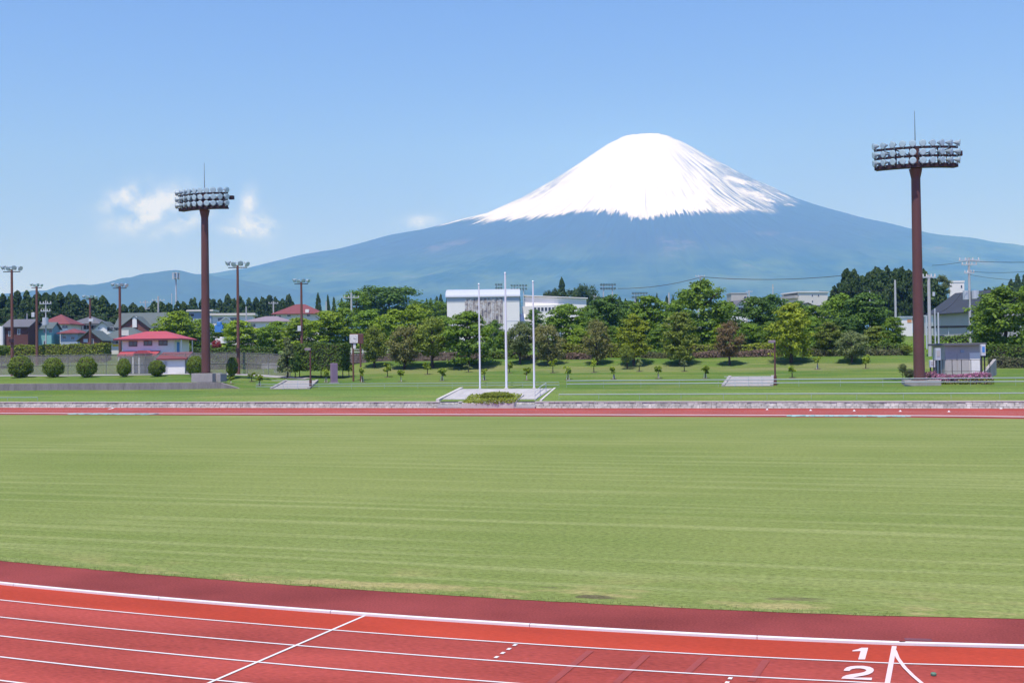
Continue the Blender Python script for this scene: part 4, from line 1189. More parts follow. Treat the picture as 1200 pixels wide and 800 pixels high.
def roof_mesh(kind, w_, dm, he, hr_, ov, t=.18, ridge_frac=.5):
    mb = MB(); x0, x1, y0, y1 = -w_ / 2 - ov, w_ / 2 + ov, -ov, dm + ov
    sl = (hr_ - he) / (dm / 2 if kind != 'gable_y' else w_ / 2); e = he - ov * sl
    if kind == 'gable_x':
        ym = dm / 2; mb.slab([(x0, y0, e), (x1, y0, e), (x1, ym, hr_), (x0, ym, hr_)], t); mb.slab([(x0, ym, hr_), (x1, ym, hr_), (x1, y1, e), (x0, y1, e)], t)
    elif kind == 'gable_y':
        mb.slab([(x0, y0, e), (0, y0, hr_), (0, y1, hr_), (x0, y1, e)][::-1], t); mb.slab([(0, y0, hr_), (x1, y0, e), (x1, y1, e), (0, y1, hr_)][::-1], t)
    elif kind == 'hip':
        ym = dm / 2; rx = max(.05, w_ / 2 - dm / 2 * ridge_frac * 1.6); e = he
        mb.slab([(x0, y0, e), (x1, y0, e), (rx, ym, hr_), (-rx, ym, hr_)], t); mb.slab([(x1, y1, e), (x0, y1, e), (-rx, ym, hr_), (rx, ym, hr_)], t)
        mb.slab([(x1, y0, e), (x1, y1, e), (rx, ym, hr_)], t); mb.slab([(x0, y1, e), (x0, y0, e), (-rx, ym, hr_)], t)
    elif kind == 'flat':
        mb.box(x0, y0, he, x1, y1, hr_)
    elif kind == 'shed':
        mb.slab([(x0, y0, he), (x1, y0, he), (x1, y1, hr_), (x0, y1, hr_)], t)
    return mb


def house(label, x0, x1, py_e, py_r, depth, dm, kind, wall, roof, rot=0.0, wins=(), ov=.5, name='house', cat='house', group=None, fm='frame', zb=None, ridge_frac=.5, trim=None):
    pc = (x0 + x1) / 2; p = P(pc, 420, depth); p.z = terr(p.x, p.y) - .3 if zb is None else zb
    w_ = (x1 - x0) * depth / F; he = top_h(p, py_e)
    ym = P(pc, 420, depth + dm / 2); k_ = (depth + dm / 2) / depth if kind in ('gable_x', 'hip') else 1
    hr_ = (CAMH - p.z) + (top_h(p, py_r) - (CAMH - p.z)) * k_
    t_ = T(name, label, cat, p, YAW + rot, group)
    mb = MB(); mb.box(-w_ / 2, 0, -.5, w_ / 2, dm, he - .02)
    if kind == 'gable_y': mb.slab([(-w_ / 2, .0, he - .02), (w_ / 2, .0, he - .02), (0, .0, hr_ - .2)], dm, (0, 1, 0))
    if kind == 'gable_x':
        for xx in (-w_ / 2, w_ / 2 - .1): mb.slab([(xx, 0, he - .02), (xx, dm, he - .02), (xx, dm / 2, hr_ - .2)], .1, (1, 0, 0))
    mb.build('wall', MT[wall], t_)
    roof_mesh(kind, w_, dm, he, hr_, ov, .18, ridge_frac).build('roof', MT[roof], t_)
    if trim and kind != 'flat': MB().box(-w_ / 2 - ov - .02, -ov - .05, he - .42 if kind == 'gable_x' else he - .24, w_ / 2 + ov + .02, -ov + .02, he - .16 if kind == 'gable_x' else he - .02).build('fascia', MT[trim], t_)
    loc = lambda px, py: ((px - pc) * depth / F, top_h(p, py))
    for q in wins:
        (a_, b_), (c_, d_) = loc(q[0], q[3]), loc(q[2], q[1])
        window(t_, a_, b_, c_, d_, 0.0, q[4] if len(q) > 4 else fm, q[5] if len(q) > 5 else 'glass')
    return t_, w_, he, hr_, loc


HG = 'houses behind the courts'
t_, w_, he, hr_, loc = house('brown timber house with grey gable roof at the far left edge', 5.5, 33, 381.5, 374, 232, 7, 'gable_x', 'wall_brown', 'roof_grey', 0, [(20.5, 385, 24, 392), (10, 388, 13, 394)], .5, group=HG)
MB().box(-w_ / 2 - 2.6, -.6, -.5, -w_ / 2 - .02, 5, he - .1).build('porch_wing', MT['wall_white'], t_)
MB().box(-w_ / 2 - .25, -.8, -.5, -w_ / 2 + .05, -.55, he - .1).build('corner_post', MT['frame'], t_)
house('mint green house with balcony beside the brown house', 34, 60, 384, 377.5, 236, 6, 'gable_x', 'wall_mint', 'roof_green', .1, [(35, 386.5, 42, 391.5), (51, 385, 55, 390), (57, 385, 61, 390), (51, 399, 54, 404)], .4, group=HG)[0]
t_, w_, he, hr_, loc = house('white two storey house with dull red hip roof', 48, 80, 379.5, 368.5, 262, 8, 'hip', 'wall_white', 'roof_tile', .0, [(61, 381.5, 66, 384.5), (73, 381, 80, 385)], .7, group=HG)
house('low blue grey house wing with small red hip roof', 71, 91, 390, 385, 238, 6, 'hip', 'wall_blue', 'roof_tile', .0, [(73, 393, 78, 397), (83, 394, 88, 398)], .6, group=HG)
house('house with dark grey hip roof and blue windows behind', 84, 116, 379, 370.5, 272, 8, 'hip', 'wall_white', 'roof_grey', .0, [(86, 382, 96, 386, 'frame_red'), (98, 381, 106, 386), (107, 381, 114, 386)], .7, group=HG)
house('small brick red gabled house between two masts', 94, 118, 396, 386.5, 222, 6, 'gable_y', 'wall_brick', 'roof_green', 0, [(98, 397, 103, 401, 'frame', 'frame'), (106, 397, 110, 404)], .6, group=HG)
t_, w_, he, hr_, loc = house('large house with grey green roofs, white gable and small round windows', 137, 190, 381, 366.5, 262, 9, 'gable_x', 'wall_brick', 'roof_green', 0, [], .6, group=HG)
def gable_wing(t_, loc, xa, xb, ye, yr, ya, yb_, wall, roof, yf, ov=.45):
    (xa_, ze), (xb_, _) = loc(xa, ye), loc(xb, ye); zr = loc(xa, yr)[1]; xm = (xa_ + xb_) / 2
    mb = MB(); mb.box(xa_, -yf, -.5, xb_, -.02, ze - .02); mb.slab([(xa_, -yf, ze - .02), (xb_, -yf, ze - .02), (xm, -yf, zr - .15)], yf + 2, (0, 1, 0)); mb.build('wing_wall', MT[wall], t_)
    s_ = (zr - ze) / ((xb_ - xa_) / 2); e = ze - ov * s_; mb = MB()
    mb.slab([(xa_ - ov, -yf - ov, e), (xm, -yf - ov, zr), (xm, 3, zr), (xa_ - ov, 3, e)][::-1], .16); mb.slab([(xm, -yf - ov, zr), (xb_ + ov, -yf - ov, e), (xb_ + ov, 3, e), (xm, 3, zr)][::-1], .16)
    mb.build('wing_roof', MT[roof], t_)
gable_wing(t_, loc, 110, 139, 388, 376, 0, 0, 'wall_white', 'roof_green', 2.2)
for py in (383.5, 387.5): window(t_, loc(119, py)[0], loc(119, py + 1.5)[1], loc(121.2, py)[0], loc(119, py)[1], -2.2, 'frame', 'glass')
window(t_, loc(129.5, 388)[0], loc(129.5, 388)[1], loc(137, 383)[0], loc(137, 383)[1], -2.2)
gable_wing(t_, loc, 146, 180, 383.5, 370.5, 0, 0, 'wall_brick', 'roof_green', 3.0)
q0, q1 = loc(161, 384), loc(166, 371.5); MB().box(q0[0], -3.3, q0[1], q1[0], -3.003, q1[1]).build('white_bay', MT['wall_white'], t_)
house('cream house with grey green hip roof and yellow panel in its porch', 120, 166, 396.5, 383.5, 236, 8, 'hip', 'wall_cream', 'roof_green', 0, [(126, 400, 129, 405), (131, 399, 139, 403), (132, 403.2, 140, 405.6, 'yellow', 'yellow'), (141, 386.5, 151, 393, 'wall_cream', 'wall_cream')], .8, group=HG)
# clubhouse
zb = 3.45
t_, w_, he, hr_, loc = house('white clubhouse with bright red hip roof behind the round bushes', 143.5, 204.5, 396.8, 388.2, 164, 7.5, 'hip', 'wall_white', 'roof_red', 0.0, [(151, 399.5, 161, 405.8), (168.5, 399.3, 178.5, 405), (186, 399, 196.5, 405)], .95, 'clubhouse', 'clubhouse', None, 'frame_red', zb, .38, 'frame_red')
q0 = loc(142.5, 416.0); q1 = loc(188, 413); q2 = loc(160, 410.6)
mb = MB(); mb.slab([(q0[0], -2.0, q0[1]), (q1[0], -2.0, q0[1]), (q1[0], -.01, q1[1] + .25), (q0[0], -.01, q1[1] + .25)], .16); mb.build('canopy', MT['roof_red'], t_)
a_, b_ = loc(161, 414)[0], loc(183, 414)[0]; zt = q2[1]
mb = MB(); mb.slab([(a_, -2.15, q0[1] + .2), ((a_ * .7 + b_ * .3), -2.15, zt), ((a_ * .3 + b_ * .7), -2.15, zt), (b_, -2.15, q0[1] + .2)][::-1], 2.0, (0, 1, 0)); mb.build('canopy_gable', MT['roof_red'], t_)
for px in (144.5, 161, 168): x = loc(px, 420)[0]; MB().box(x - .1, -1.95, -.4, x + .1, -1.75, q0[1] - .15).build('canopy_post', MT['wall_white'], t_)
MB().box(loc(149, 420)[0], -.2, -.3, loc(158, 420)[0], -.004, loc(149, 421)[1]).build('door', MT['wall_grey'], t_)
MB().box(loc(169, 420)[0], -.2, -.3, loc(180, 420)[0], -.004, loc(149, 420.5)[1]).build('door', MT['wall_beige'], t_)
# side balcony at right end
xr = w_ / 2; MB().box(xr + .004, 1.2, he - 2.4, xr + .05, 2.4, he - .5).build('side_door', MT['blue'], t_)
MB().box(xr + .02, .0, he - 3.2, xr + 1.0, 6, he - 3.0).build('balcony', MT['wall_white'], t_)
for yy in (.1, 5.8): MB().box(xr + .85, yy, he - 3.0, xr + .99, yy + .14, he - .22).build('balcony_post', MT['wall_white'], t_)
t_, w_, he, hr_, loc = house('white annex with red gable roof at the right of the clubhouse', 187, 216.5, 419.0, 412.5, 152, 5.5, 'gable_x', 'wall_white', 'roof_tile', 0, [(192, 423, 196, 436, 'frame', 'wall_grey')], .35, 'clubhouse_annex', 'annex', None, 'frame', 3.45, .5)
for px, lab in ((199.5, 'left'), (210, 'right')):
    p = on_ground(px, 133.5); s_ = T('bicycle_rack', 'small white tubular rack before the annex, the %s one' % lab, 'rack', p, YAW)
    for x in (-.5, .0, .5): MB().path([Vector((x, 0, 0)), Vector((x, 0, .7)), Vector((x + .3, 0, .9)), Vector((x + .55, 0, .5)), Vector((x + .55, 0, 0))], [.03] * 5, 6).build('hoop', MT['white'], s_)
p = on_ground(199.6, 134.5); tag(MB().tube((0, 0, 0), (0, 0, .1), .28, .28, 10).tube((0, 0, .1), (0, 0, 1.0), .16, .03, 10).build('traffic_cone', MT['orange'], None, p), 'faded orange cone standing by the annex wall', 'cone')

# houses beyond the green trees, left of centre
t_, w_, he, hr_, loc = house('white house with wide dull red hip roof on the wooded rise', 324, 374, 367.5, 356.5, 330, 10, 'hip', 'wall_white', 'roof_tile', 0, [(327, 369, 330, 371.5), (337, 368.5, 341, 371), (360, 368, 364, 371)], 1.2, group='houses beyond the maples', ridge_frac=.6)
MB().box(w_ * .2, -.9, he + .25, w_ * .28, .2, he + 1.2).build('dormer', MT['wall_white'], t_)
house('low house with mauve grey hip roof below the wooded rise', 288, 338, 376.5, 370.5, 290, 10, 'hip', 'wall_white', 'roof_purple', 0, [(294, 379, 300, 383)], .8, group='houses beyond the maples')
house('long low building with cream edged flat roof and blue top', 250, 296, 369.5, 367, 340, 9, 'flat', 'wall_white', 'wall_cream', .15, [(256, 372, 266, 376), (270, 372, 280, 376)], .8, 'low_building', 'building', 'houses beyond the maples')
house('narrow pale roofed shed just left of the left tower', 214, 248, 364.8, 363, 360, 6, 'flat', 'wall_blue', 'wall_cream', 0, [(220, 367, 228, 371)], .8, 'low_building', 'building', 'houses beyond the maples')
house('small white house glimpsed through the maple leaves', 258, 272, 376, 371, 250, 6, 'gable_y', 'wall_white', 'roof_pale', .3, [(261, 378, 265, 382)], .4, group='houses beyond the maples')
p = P(256, 386.5, 215); p.z -= .4; tag(MB().bev(-.8, 0, 0, .8, .4, 1.3, .06).bev(-.3, -.05, 1.3, .5, .4, 1.9, .06).build('blue_tarpaulin', MT['blue'], None, p), 'bright blue tarpaulin bundle behind the left tower', 'tarpaulin')
p = P(296, 386.5, 215); p.z -= .4; tag(MB().slab([(-.9, 0, 0), (.9, 0, 0), (.6, 0, .7), (-.2, 0, .85)], .8, (0, 1, 0)).build('orange_awning', MT['orange'], None, p), 'pale orange awning among the maple leaves', 'awning')
p = P(261, 398, 200); tag(MB().bev(-1.5, 0, -.6, .8, .6, .2, .05).bev(-.6, 0, .2, 1.4, .6, .5, .05).build('white_boat_cover', MT['wall_white'], None, p), 'crumpled white cover lying behind the left tower', 'cover')

# big white hall with barrel roof
depth = 300; pc = 565; p = P(pc, 420, depth); p.z = terr(p.x, p.y) - .5
hall = T('sports_hall', 'large white sports hall with pale curved metal roof and mottled mural panels', 'hall', p, YAW)
loc = lambda px, py: ((px - pc) * depth / F, top_h(p, py))
xL, zE = loc(524.5, 347.5); xR = loc(609.5, 347)[0]; zB = -.5; zT = loc(565, 338.5)[1]; DM = 18.0
MB().box(xL, .0, zB, xR, DM, zE).build('wall', MT['wall_white'], hall)
arcp = []
for i in range(9):
    t = math.pi * .5 * i / 8; arcp.append((-.3 + 9.3 * (1 - math.cos(t)), zE - .0 + (zT + .35 - zE) * math.sin(t)))
arcp += [(DM + .3 - (y - -.3), z_) for y, z_ in arcp[::-1][1:]]
mb = MB()
for (y0, z0), (y1, z1) in zip(arcp, arcp[1:]): mb.slab([(xL - .35, y0, z0), (xR + .2, y0, z0), (xR + .2, y1, z1), (xL - .35, y1, z1)], .15)
mb.build('roof', MT['roof_pale'], hall)
mb = MB()
for xx in (xL, xR - .2):
    poly = [(xx, y, z_ - .16) for y, z_ in arcp if z_ > zE + .05]; poly = [(xx, .05, zE)] + poly + [(xx, DM - .05, zE)]
    mb.slab(poly, .2, (1, 0, 0))
mb.build('end_gable', MT['wall_white'], hall)
MB().box(xL - .36, -.42, zE - .12, xR + .22, -.31, zE + .12).build('gutter', MT['frame'], hall)
MB().box(xL + .05, -.06, loc(565, 353.5)[1], xR - .05, -.004, zE - .25).build('clerestory_band', MT['roof_pale'], hall)
def mural(name):
    m_ = bpy.data.materials.new(name); m_.use_nodes = True; nt = m_.node_tree; n = nt.nodes; l = nt.links; b = n['Principled BSDF']
    t = n.new('ShaderNodeTexCoord'); v1 = n.new('ShaderNodeTexNoise'); v1.inputs['Scale'].default_value = .9; v1.inputs['Detail'].default_value = 6; v1.inputs['Roughness'].default_value = .75
    l.new(t.outputs['Object'], v1.inputs['Vector']); r_ = n.new('ShaderNodeValToRGB'); e = r_.color_ramp.elements
    e[0].position = .36; e[0].color = (.09, .09, .12, 1); e[1].position = .66; e[1].color = (.60, .57, .55, 1)
    for ps, c_ in ((.44, (.22, .20, .22)), (.50, (.42, .34, .27)), (.56, (.50, .50, .52))): q = e.new(ps); q.color = (*c_, 1)
    l.new(v1.outputs['Fac'], r_.inputs['Fac']); l.new(r_.outputs[0], b.inputs['Base Color']); b.inputs['Roughness'].default_value = .8
    return m_
mm = mural('mottled_mural')
xa, xb = loc(545, 360)[0], loc(590, 360)[0]; K = 10
for i in range(K):
    a_ = xa + (xb - xa) * i / K; b_ = xa + (xb - xa) * (i + 1) / K
    MB().box(a_ + .10, -.10 - .05 * (i % 2), loc(565, 392)[1], b_ - .04, -.062 if False else -.005, loc(565, 349.2)[1]).build('mural_panel', mm, hall)
for i in range(3): MB().box(xR + .203, 2 + i * 5, loc(600, 385)[1], xR + .26, 5.5 + i * 5, zE + 1.5).build('mural_panel', mm, hall)
MB().box(loc(592, 360)[0], -.03, loc(600, 377)[1], xR - .3, -.004, loc(600, 376)[1]).build('ledge', MT['frame'], hall)
# lower white gymnasium to the right with sloping roof
depth = 312; pc = 650; p = P(pc, 420, depth); p.z = terr(p.x, p.y) - .5
gym = T('white_gymnasium', 'long white gymnasium with sloping pale roof behind round green tree', 'gymnasium', p, YAW)
loc = lambda px, py: ((px - pc) * depth / F, top_h(p, py))
x0, z0 = loc(616, 356); x1, z1 = loc(688, 360); za = loc(620, 345.5)[1]; zb_ = loc(690, 349.5)[1]; xm = loc(655, 357)[0]
MB().slab([(x0, 0, -.5), (x1, 0, -.5), (x1, 0, zb_ - .3), (x0, 0, za - .3)], 16, (0, 1, 0)).build('wall', MT['wall_white'], gym)
MB().slab([(x0 - .2, -.6, za), (x1 + .4, -.6, zb_), (x1 + .4, 16.4, zb_ + .6), (x0 - .2, 16.4, za + .6)], .22).build('roof', MT['wall_white'], gym)
MB().slab([(loc(612, 372)[0], -2.4, -.5), (xm, -2.4, -.5), (xm, -2.4, loc(650, 357)[1]), (loc(612, 372)[0], -2.4, loc(612, 359)[1])], 2.38, (0, 1, 0)).build('lower_wing', MT['wall_white'], gym)
for i in range(7):
    a_ = loc(626 + i * 4.2, 366)[0]; window(gym, a_, loc(626, 365)[1], a_ + .78, loc(626, 360.2)[1], -2.4, 'frame', 'glass')
MB().slab([(loc(600, 380)[0], -7, loc(604, 376)[1]), (loc(616, 380)[0], -7, loc(604, 376)[1]), (loc(616, 380)[0], -2.6, loc(604, 368)[1]), (loc(606, 380)[0], -2.6, loc(604, 368)[1])], .2).build('porch_roof', MT['wall_white'], gym)
MB().box(loc(602, 380)[0], -6.6, -.5, loc(614, 380)[0], -2.7, loc(604, 377)[1]).build('porch_wall', MT['wall_white'], gym)

HR = 'houses right of the tall tree'
house('small white house with grey gable roof right of the tall broadleaf tree', 862, 876, 357.5, 351.5, 300, 8, 'gable_y', 'wall_white', 'roof_grey', .35, [(864.5, 360, 873, 364)], .5, group=HR)
house('beige concrete block with flat roof behind the small white house', 858, 877, 344, 343, 380, 8, 'flat', 'wall_beige', 'wall_beige', .0, [(873, 347, 875.5, 352)], .15, 'concrete_block', 'building', HR)
t_, w_, he, hr_, loc = house('cream apartment block with flat roof and dark balconies at its left end', 936, 973, 342.6, 341.3, 380, 12, 'flat', 'wall_cream', 'wall_white', .25, [(952, 345, 954, 347.5), (952, 352, 954, 354.5), (960, 345, 962, 347.5)], .3, 'apartment_block', 'apartment block', HR)
for z_ in (0.4, 3.4, 6.2):
    MB().box(-w_ / 2 - 1.2, .8, he - z_ - 1.4, -w_ / 2 - .02, 11, he - z_ - .5).build('balcony', MT['wall_beige'], t_); MB().box(-w_ / 2 - .06, 1, he - z_ - .45, -w_ / 2 - .004, 10.6, he - z_ - .02 if z_ > 1 else he - .05).build('balcony_opening', MT['glass'], t_)
house('grey roofed house below the cream apartment block', 934, 960, 360, 354.5, 290, 7, 'gable_y', 'wall_white', 'roof_dark', .15, [(944, 361, 948, 363)], .6, group=HR)
house('dark roofed low house beside the apartment block', 956, 984, 361.5, 357.5, 296, 7, 'gable_x', 'wall_white', 'roof_dark', .0, [(962, 363, 966, 366)], .5, group=HR)
house('white windowless tower block above the far right trees', 1115, 1131, 331, 329, 330, 5, 'flat', 'wall_white', 'wall_white', -.3, [(1127, 334, 1129, 338)], .1, 'tower_block', 'building', HR)
house('flat white and orange shop building left of the transformer pole', 1096, 1117, 369.5, 368, 240, 6, 'flat', 'wall_white', 'wall_white', .0, [(1098, 372, 1101, 380, 'orange', 'orange'), (1103, 372, 1109, 379), (1111, 372, 1114, 379, 'orange', 'orange')], .2, 'shop_building', 'shop', HR)
house('small white shop wall seen left of the right tower', 1057, 1070, 372, 370.5, 240, 5, 'flat', 'wall_white', 'wall_white', .0, [(1064, 374, 1069, 378, 'orange', 'orange')], .2, 'shop_building', 'shop', HR)
# dark roofed house at right edge
t_, w_, he, hr_, loc = house('grey walled house with big dark slate roof behind the far right tree', 1143, 1217, 361, 338, 205, 13, 'gable_y', 'wall_grey', 'roof_dark', .28, [(1153, 380, 1162, 388, 'frame', 'glass')], .9, group=HR)
house('low dark fronted house with balcony left of the slate roofed house', 1117, 1146, 369, 364, 215, 7, 'gable_x', 'wall_blue', 'roof_dark', 0, [(1119, 371, 1126, 379), (1130, 371, 1136, 379), (1139, 371, 1144, 379)], .5, group=HR)
# carport
p = P(1117, 420, 192); p.z = terr(p.x, p.y); h = top_h(p, 381.5); t_ = T('carport', 'dark flat carport roof on posts behind the pump house', 'carport', p, YAW)
wc = wpx(p, 20); MB().box(-wc, 0, h - .3, wc, 4, h).build('roof', MT['black'], t_)
for x in (-wc + .2, -wc * .2, wc - .2): MB().tube((x, .3, -.2), (x, .3, h - .3), .07, .07, 6).build('post', MT['galv'], t_)


def car(label, px, depth, w_px, m_, rot=0.0, name='parked_car'):
    p = P(px, 420, depth); p.z = terr(p.x, p.y); s_ = wpx(p, w_px) / 4.2; t_ = T(name, label, 'car', p, YAW + rot)
    t_.scale = (s_, s_, s_)
    MB().slab([(-2.1, 0, .35), (2.1, 0, .35), (2.1, 0, .8), (1.9, 0, .92), (1.2, 0, .98), (-1.95, 0, .98), (-2.1, 0, .7)], 1.7, (0, 1, 0)).build('body', MT[m_], t_)
    MB().slab([(-1.8, .08, .985), (1.15, .08, .985), (.45, .12, 1.45), (-1.35, .12, 1.45)], 1.54, (0, 1, 0)).build('cabin', MT[m_], t_)
    for q in ([(-1.55, .05, 1.03), (-.5, .05, 1.03), (-.5, .09, 1.4), (-1.25, .09, 1.4)], [(-.42, .05, 1.03), (.95, .05, 1.03), (.42, .09, 1.4), (-.42, .09, 1.4)]): MB().slab(q, .03, (0, 1, 0)).build('window', MT['glass'], t_)
    for x in (-1.3, 1.3):
        for y in (.0, 1.5): w2 = MB().tube((x, y - .02, .32), (x, y + .2, .32), .32, .32, 14).build('wheel', MT['black'], t_); MB().tube((x, y - .04, .32), (x, y - .021, .32), .19, .19, 10).build('rim', MT['galv'], w2)
car('silver car parked on the green bank behind the pump house', 1104.5, 196, 15, 'carpaint')
car('small white car before the blue grey house wing', 84.5, 232, 13, 'blue', name='parked_car')

# pump house, cabinets, fence, azalea
v = 123.5; p = on_ground(1129, v); p.z = PV(1129, 438.5, v).z; h = top_h(p, 404.5); w_ = wpx(p, 42)
t_ = T('pump_house', 'small flat roofed grey concrete pump house behind a black fence', 'pump house', p, YAW)
MB().box(-w_ / 2, 0, -.8, w_ / 2, 3.4, h).build('wall', MT['wall_beige'], t_)
MB().bev(-w_ / 2 - .35, -.55, h, w_ / 2 + .35, 3.8, h + .22, .03).build('roof_slab', MT['roof_grey'], t_)
MB().box(w_ * .18, -.06, 0, w_ / 2 - .12, -.004, h * .74).build('shutter', MT['wall_white'], t_)
MB().box(-w_ * .48, -.05, 0, -w_ * .19, -.004, h * .74).build('door', MT['wall_beige'], t_)
MB().box(-w_ * .16, -.05, 0, w_ * .15, -.004, h * .72).build('door', MT['wall_beige'], t_)
MB().box(-w_ * .07, -.09, h * .75, w_ * .03, -.004, h * .84).build('sign_plate', MT['wall_blue'], t_)
MB().box(w_ / 2 + .004, .5, 0, w_ / 2 + .05, 2, h * .8).build('side_door', MT['frame_red'], t_)
fx = T('black_fence', 'thin black wire fence in front of the pump house', 'fence', (0, 120.8, 0))
ua, ub = up(1094, 120.8, 430), up(1160, 120.8, 430); zf = p.z - .4
for i in range(7):
    x = ua + (ub - ua) * i / 6; MB().tube((x, 0, zf - .3), (x, 0, zf + 1.9), .03, .03, 6).build('post', MT['black'], fx)
for z_ in (.15, .75, 1.85): MB().tube((ua, 0, zf + z_), (ub, 0, zf + z_), .022, .022, 5).build('rail', MT['black'], fx)
sw = T('sloping_wall', 'low sloping concrete wing wall right of the pump house', 'wall', (0, 0, 0))
a_, b_ = PV(1149, 438, 122), PV(1164, 424, 130); MB().slab([(a_.x, a_.y, a_.z), (b_.x, b_.y, b_.z + .3), (b_.x, b_.y, b_.z - 1.4), (a_.x, a_.y, a_.z - .9)], .3, (1, 0, 0)).build('wing_wall', MT['conc'], sw)
p = PV(1108, 437, 119.5); 
for px, py, w2, h2, m_, lab in [(1093, 426, .5, .7, 'frame', 'white meter cabinet on two black legs right of the tower'), (1099.5, 415, .5, 1.2, 'galv', 'grey electrical cabinet by the conduit pole'), (1152.5, 410, .42, 1.1, 'frame', 'blue and white sign box right of the pump house')]:
    p = PV(px, py, 121.5); zg = terr(p.x, p.y) ; t_ = T('electrical_cabinet', lab, 'cabinet', (p.x, p.y, zg), YAW)
    hz_ = p.z - zg; MB().bev(-w2 / 2, 0, hz_ - h2 / 2, w2 / 2, .35, hz_ + h2 / 2, .03).build('cabinet', MT[m_], t_)
    for x in (-w2 * .35, w2 * .35): MB().box(x - .05, .1, -.2, x + .05, .2, hz_ - h2 / 2 + .02).build('leg', MT['black'], t_)
    MB().box(-w2 * .3, -.02, hz_ - h2 * .2, w2 * .3, -.003, hz_ + h2 * .3).build('plate', MT['blue' if px > 1110 else 'wall_grey'], t_)


# ------------------------------------------------------------------ hedges, shrubs, trees
def hedge(name, label, pxa, pxb, v, ly, py_top, leaf, dens=60, size=.16, seed=1, stems=False, py=425, zlift=0.0, base=None, cat='hedge', hfix=None):
    a_, b_ = up(pxa, v, py), up(pxb, v, py); mid = (a_ + b_) / 2; zb = base if base is not None else min(terr(a_, v), terr(b_, v), terr(mid, v + ly)) - .1
    p = Vector((mid, v, zb)); h = hfix or top_h(p, py_top)
    t_ = T(name, label, cat, (a_, v, zb)); L_ = b_ - a_
    z0 = h * .25 if stems else 0
    obj('foliage', box_leaves(L_, ly, h - z0, size, dens, seed), t_, (0, 0, z0), None, None, LF[leaf])
    MB().bev(.12, .15, z0 + .05, L_ - .12, ly - .15, h - .12, .15).build('inner_branches', LF[leaf] if False else MT['bark'], t_)
    k = max(2, int(L_ / 1.3))
    if stems:
        for i in range(k): x = .3 + (L_ - .6) * i / (k - 1); MB().tube((x, ly * .4, -.1), (x, ly * .4, z0 + .3), .07, .05, 6).build('stem', MT['bark'], t_)
    return t_
hedge('clipped_hedge', 'yellow green clipped hedge behind the court fence at left', -30, 122, 171.5, 2.0, 404.8, 'hedge', 55, .2, 3, base=4.2)
hedge('clipped_hedge', 'tall dark green hedge with bare stems left of the clock', 344, 400, 131.0, 2.6, 403.2, 'hedgedark', 90, .16, 5, True, py=440)
hedge('clipped_hedge', 'dark hedge strip behind the court fence right of the clubhouse', 217, 320, 166, 1.6, 408, 'hedgedark', 55, .2, 6, base=3.6)
for a_, b_, pt_, lf, lab in [(648, 752, 403, 'hedge', 'yellow green hedge between the brown trees and yellow tree'), (778, 846, 404, 'hedge', 'yellow green hedge behind the azaleas below the tallest tree'), (858, 908, 404, 'hedge', 'bright yellow hedge right of the red brown tree'), (946, 1064, 404.5, 'hedgedark', 'dark clipped hedge below the grey olive tree'), (560, 612, 412, 'hedgedark', 'low dark hedge between the flagpoles and olive tree')]:
    hedge('clipped_hedge', lab, a_, b_, 151.6, 2.2, pt_, lf, 75, .17, a_)
LF['azalea_mid'] = leaf_mat('azalea_mid', (.065, .095, .025), (.330, .185, .180), .2)
for a_, b_, lf, lab in [(610, 660, 'azalea_dull', 'faded azalea row behind the right flagpole'), (664, 706, 'azalea_mid', 'pink azalea row below the brown tree'), (752, 806, 'azalea_dull', 'faded azalea row under the green tree'), (812, 862, 'azalea_mid', 'pink azalea row left of the red brown tree'), (862, 916, 'azalea_mid', 'pink azalea row right of the red brown tree'), (940, 1010, 'azalea_dull', 'dull pink azalea row below the olive tree'), (1010, 1062, 'azalea_dull', 'dull azalea row at the foot of the cedars')]:
    hedge('azalea_row', lab, a_, b_, 149.7, 1.6, 413, lf, 110, .13, a_ + 3, hfix=.8, cat='flowering shrubs')
hedge('azalea_bed', 'bright pink azalea bed at the foot of the right tower', 1094, 1160, 117.9, 3.0, 438, 'azalea', 130, .11, 9, py=446, hfix=.95, cat='flowering shrubs')
hedge('clipped_shrub', 'low green clipped edge below the pink azalea bed', 1096, 1164, 117.7, .6, 446, 'hedge', 110, .12, 10, py=450, hfix=.45, cat='shrub')
hedge('azalea_row', 'small pink azalea clump just right of the tower foot', 1084, 1096, 118.6, 1.2, 436, 'azalea', 130, .11, 12, py=444, hfix=1.15, cat='flowering shrubs')
hedge('clipped_hedge', 'dark hedge right of the pump house below the far right tree', 1162, 1235, 141, 2.4, 405, 'hedgedark', 75, .17, 13)
hedge('azalea_row', 'dull mixed azalea row below the far right hedge', 1160, 1235, 137, 1.5, 420, 'azalea_dull', 95, .14, 14, hfix=1.3, cat='flowering shrubs')
hedge('clipped_hedge', 'green hedge on the bank behind the pump house', 1092, 1172, 178, 1.6, 394, 'hedgedark', 60, .18, 15, cat='hedge')

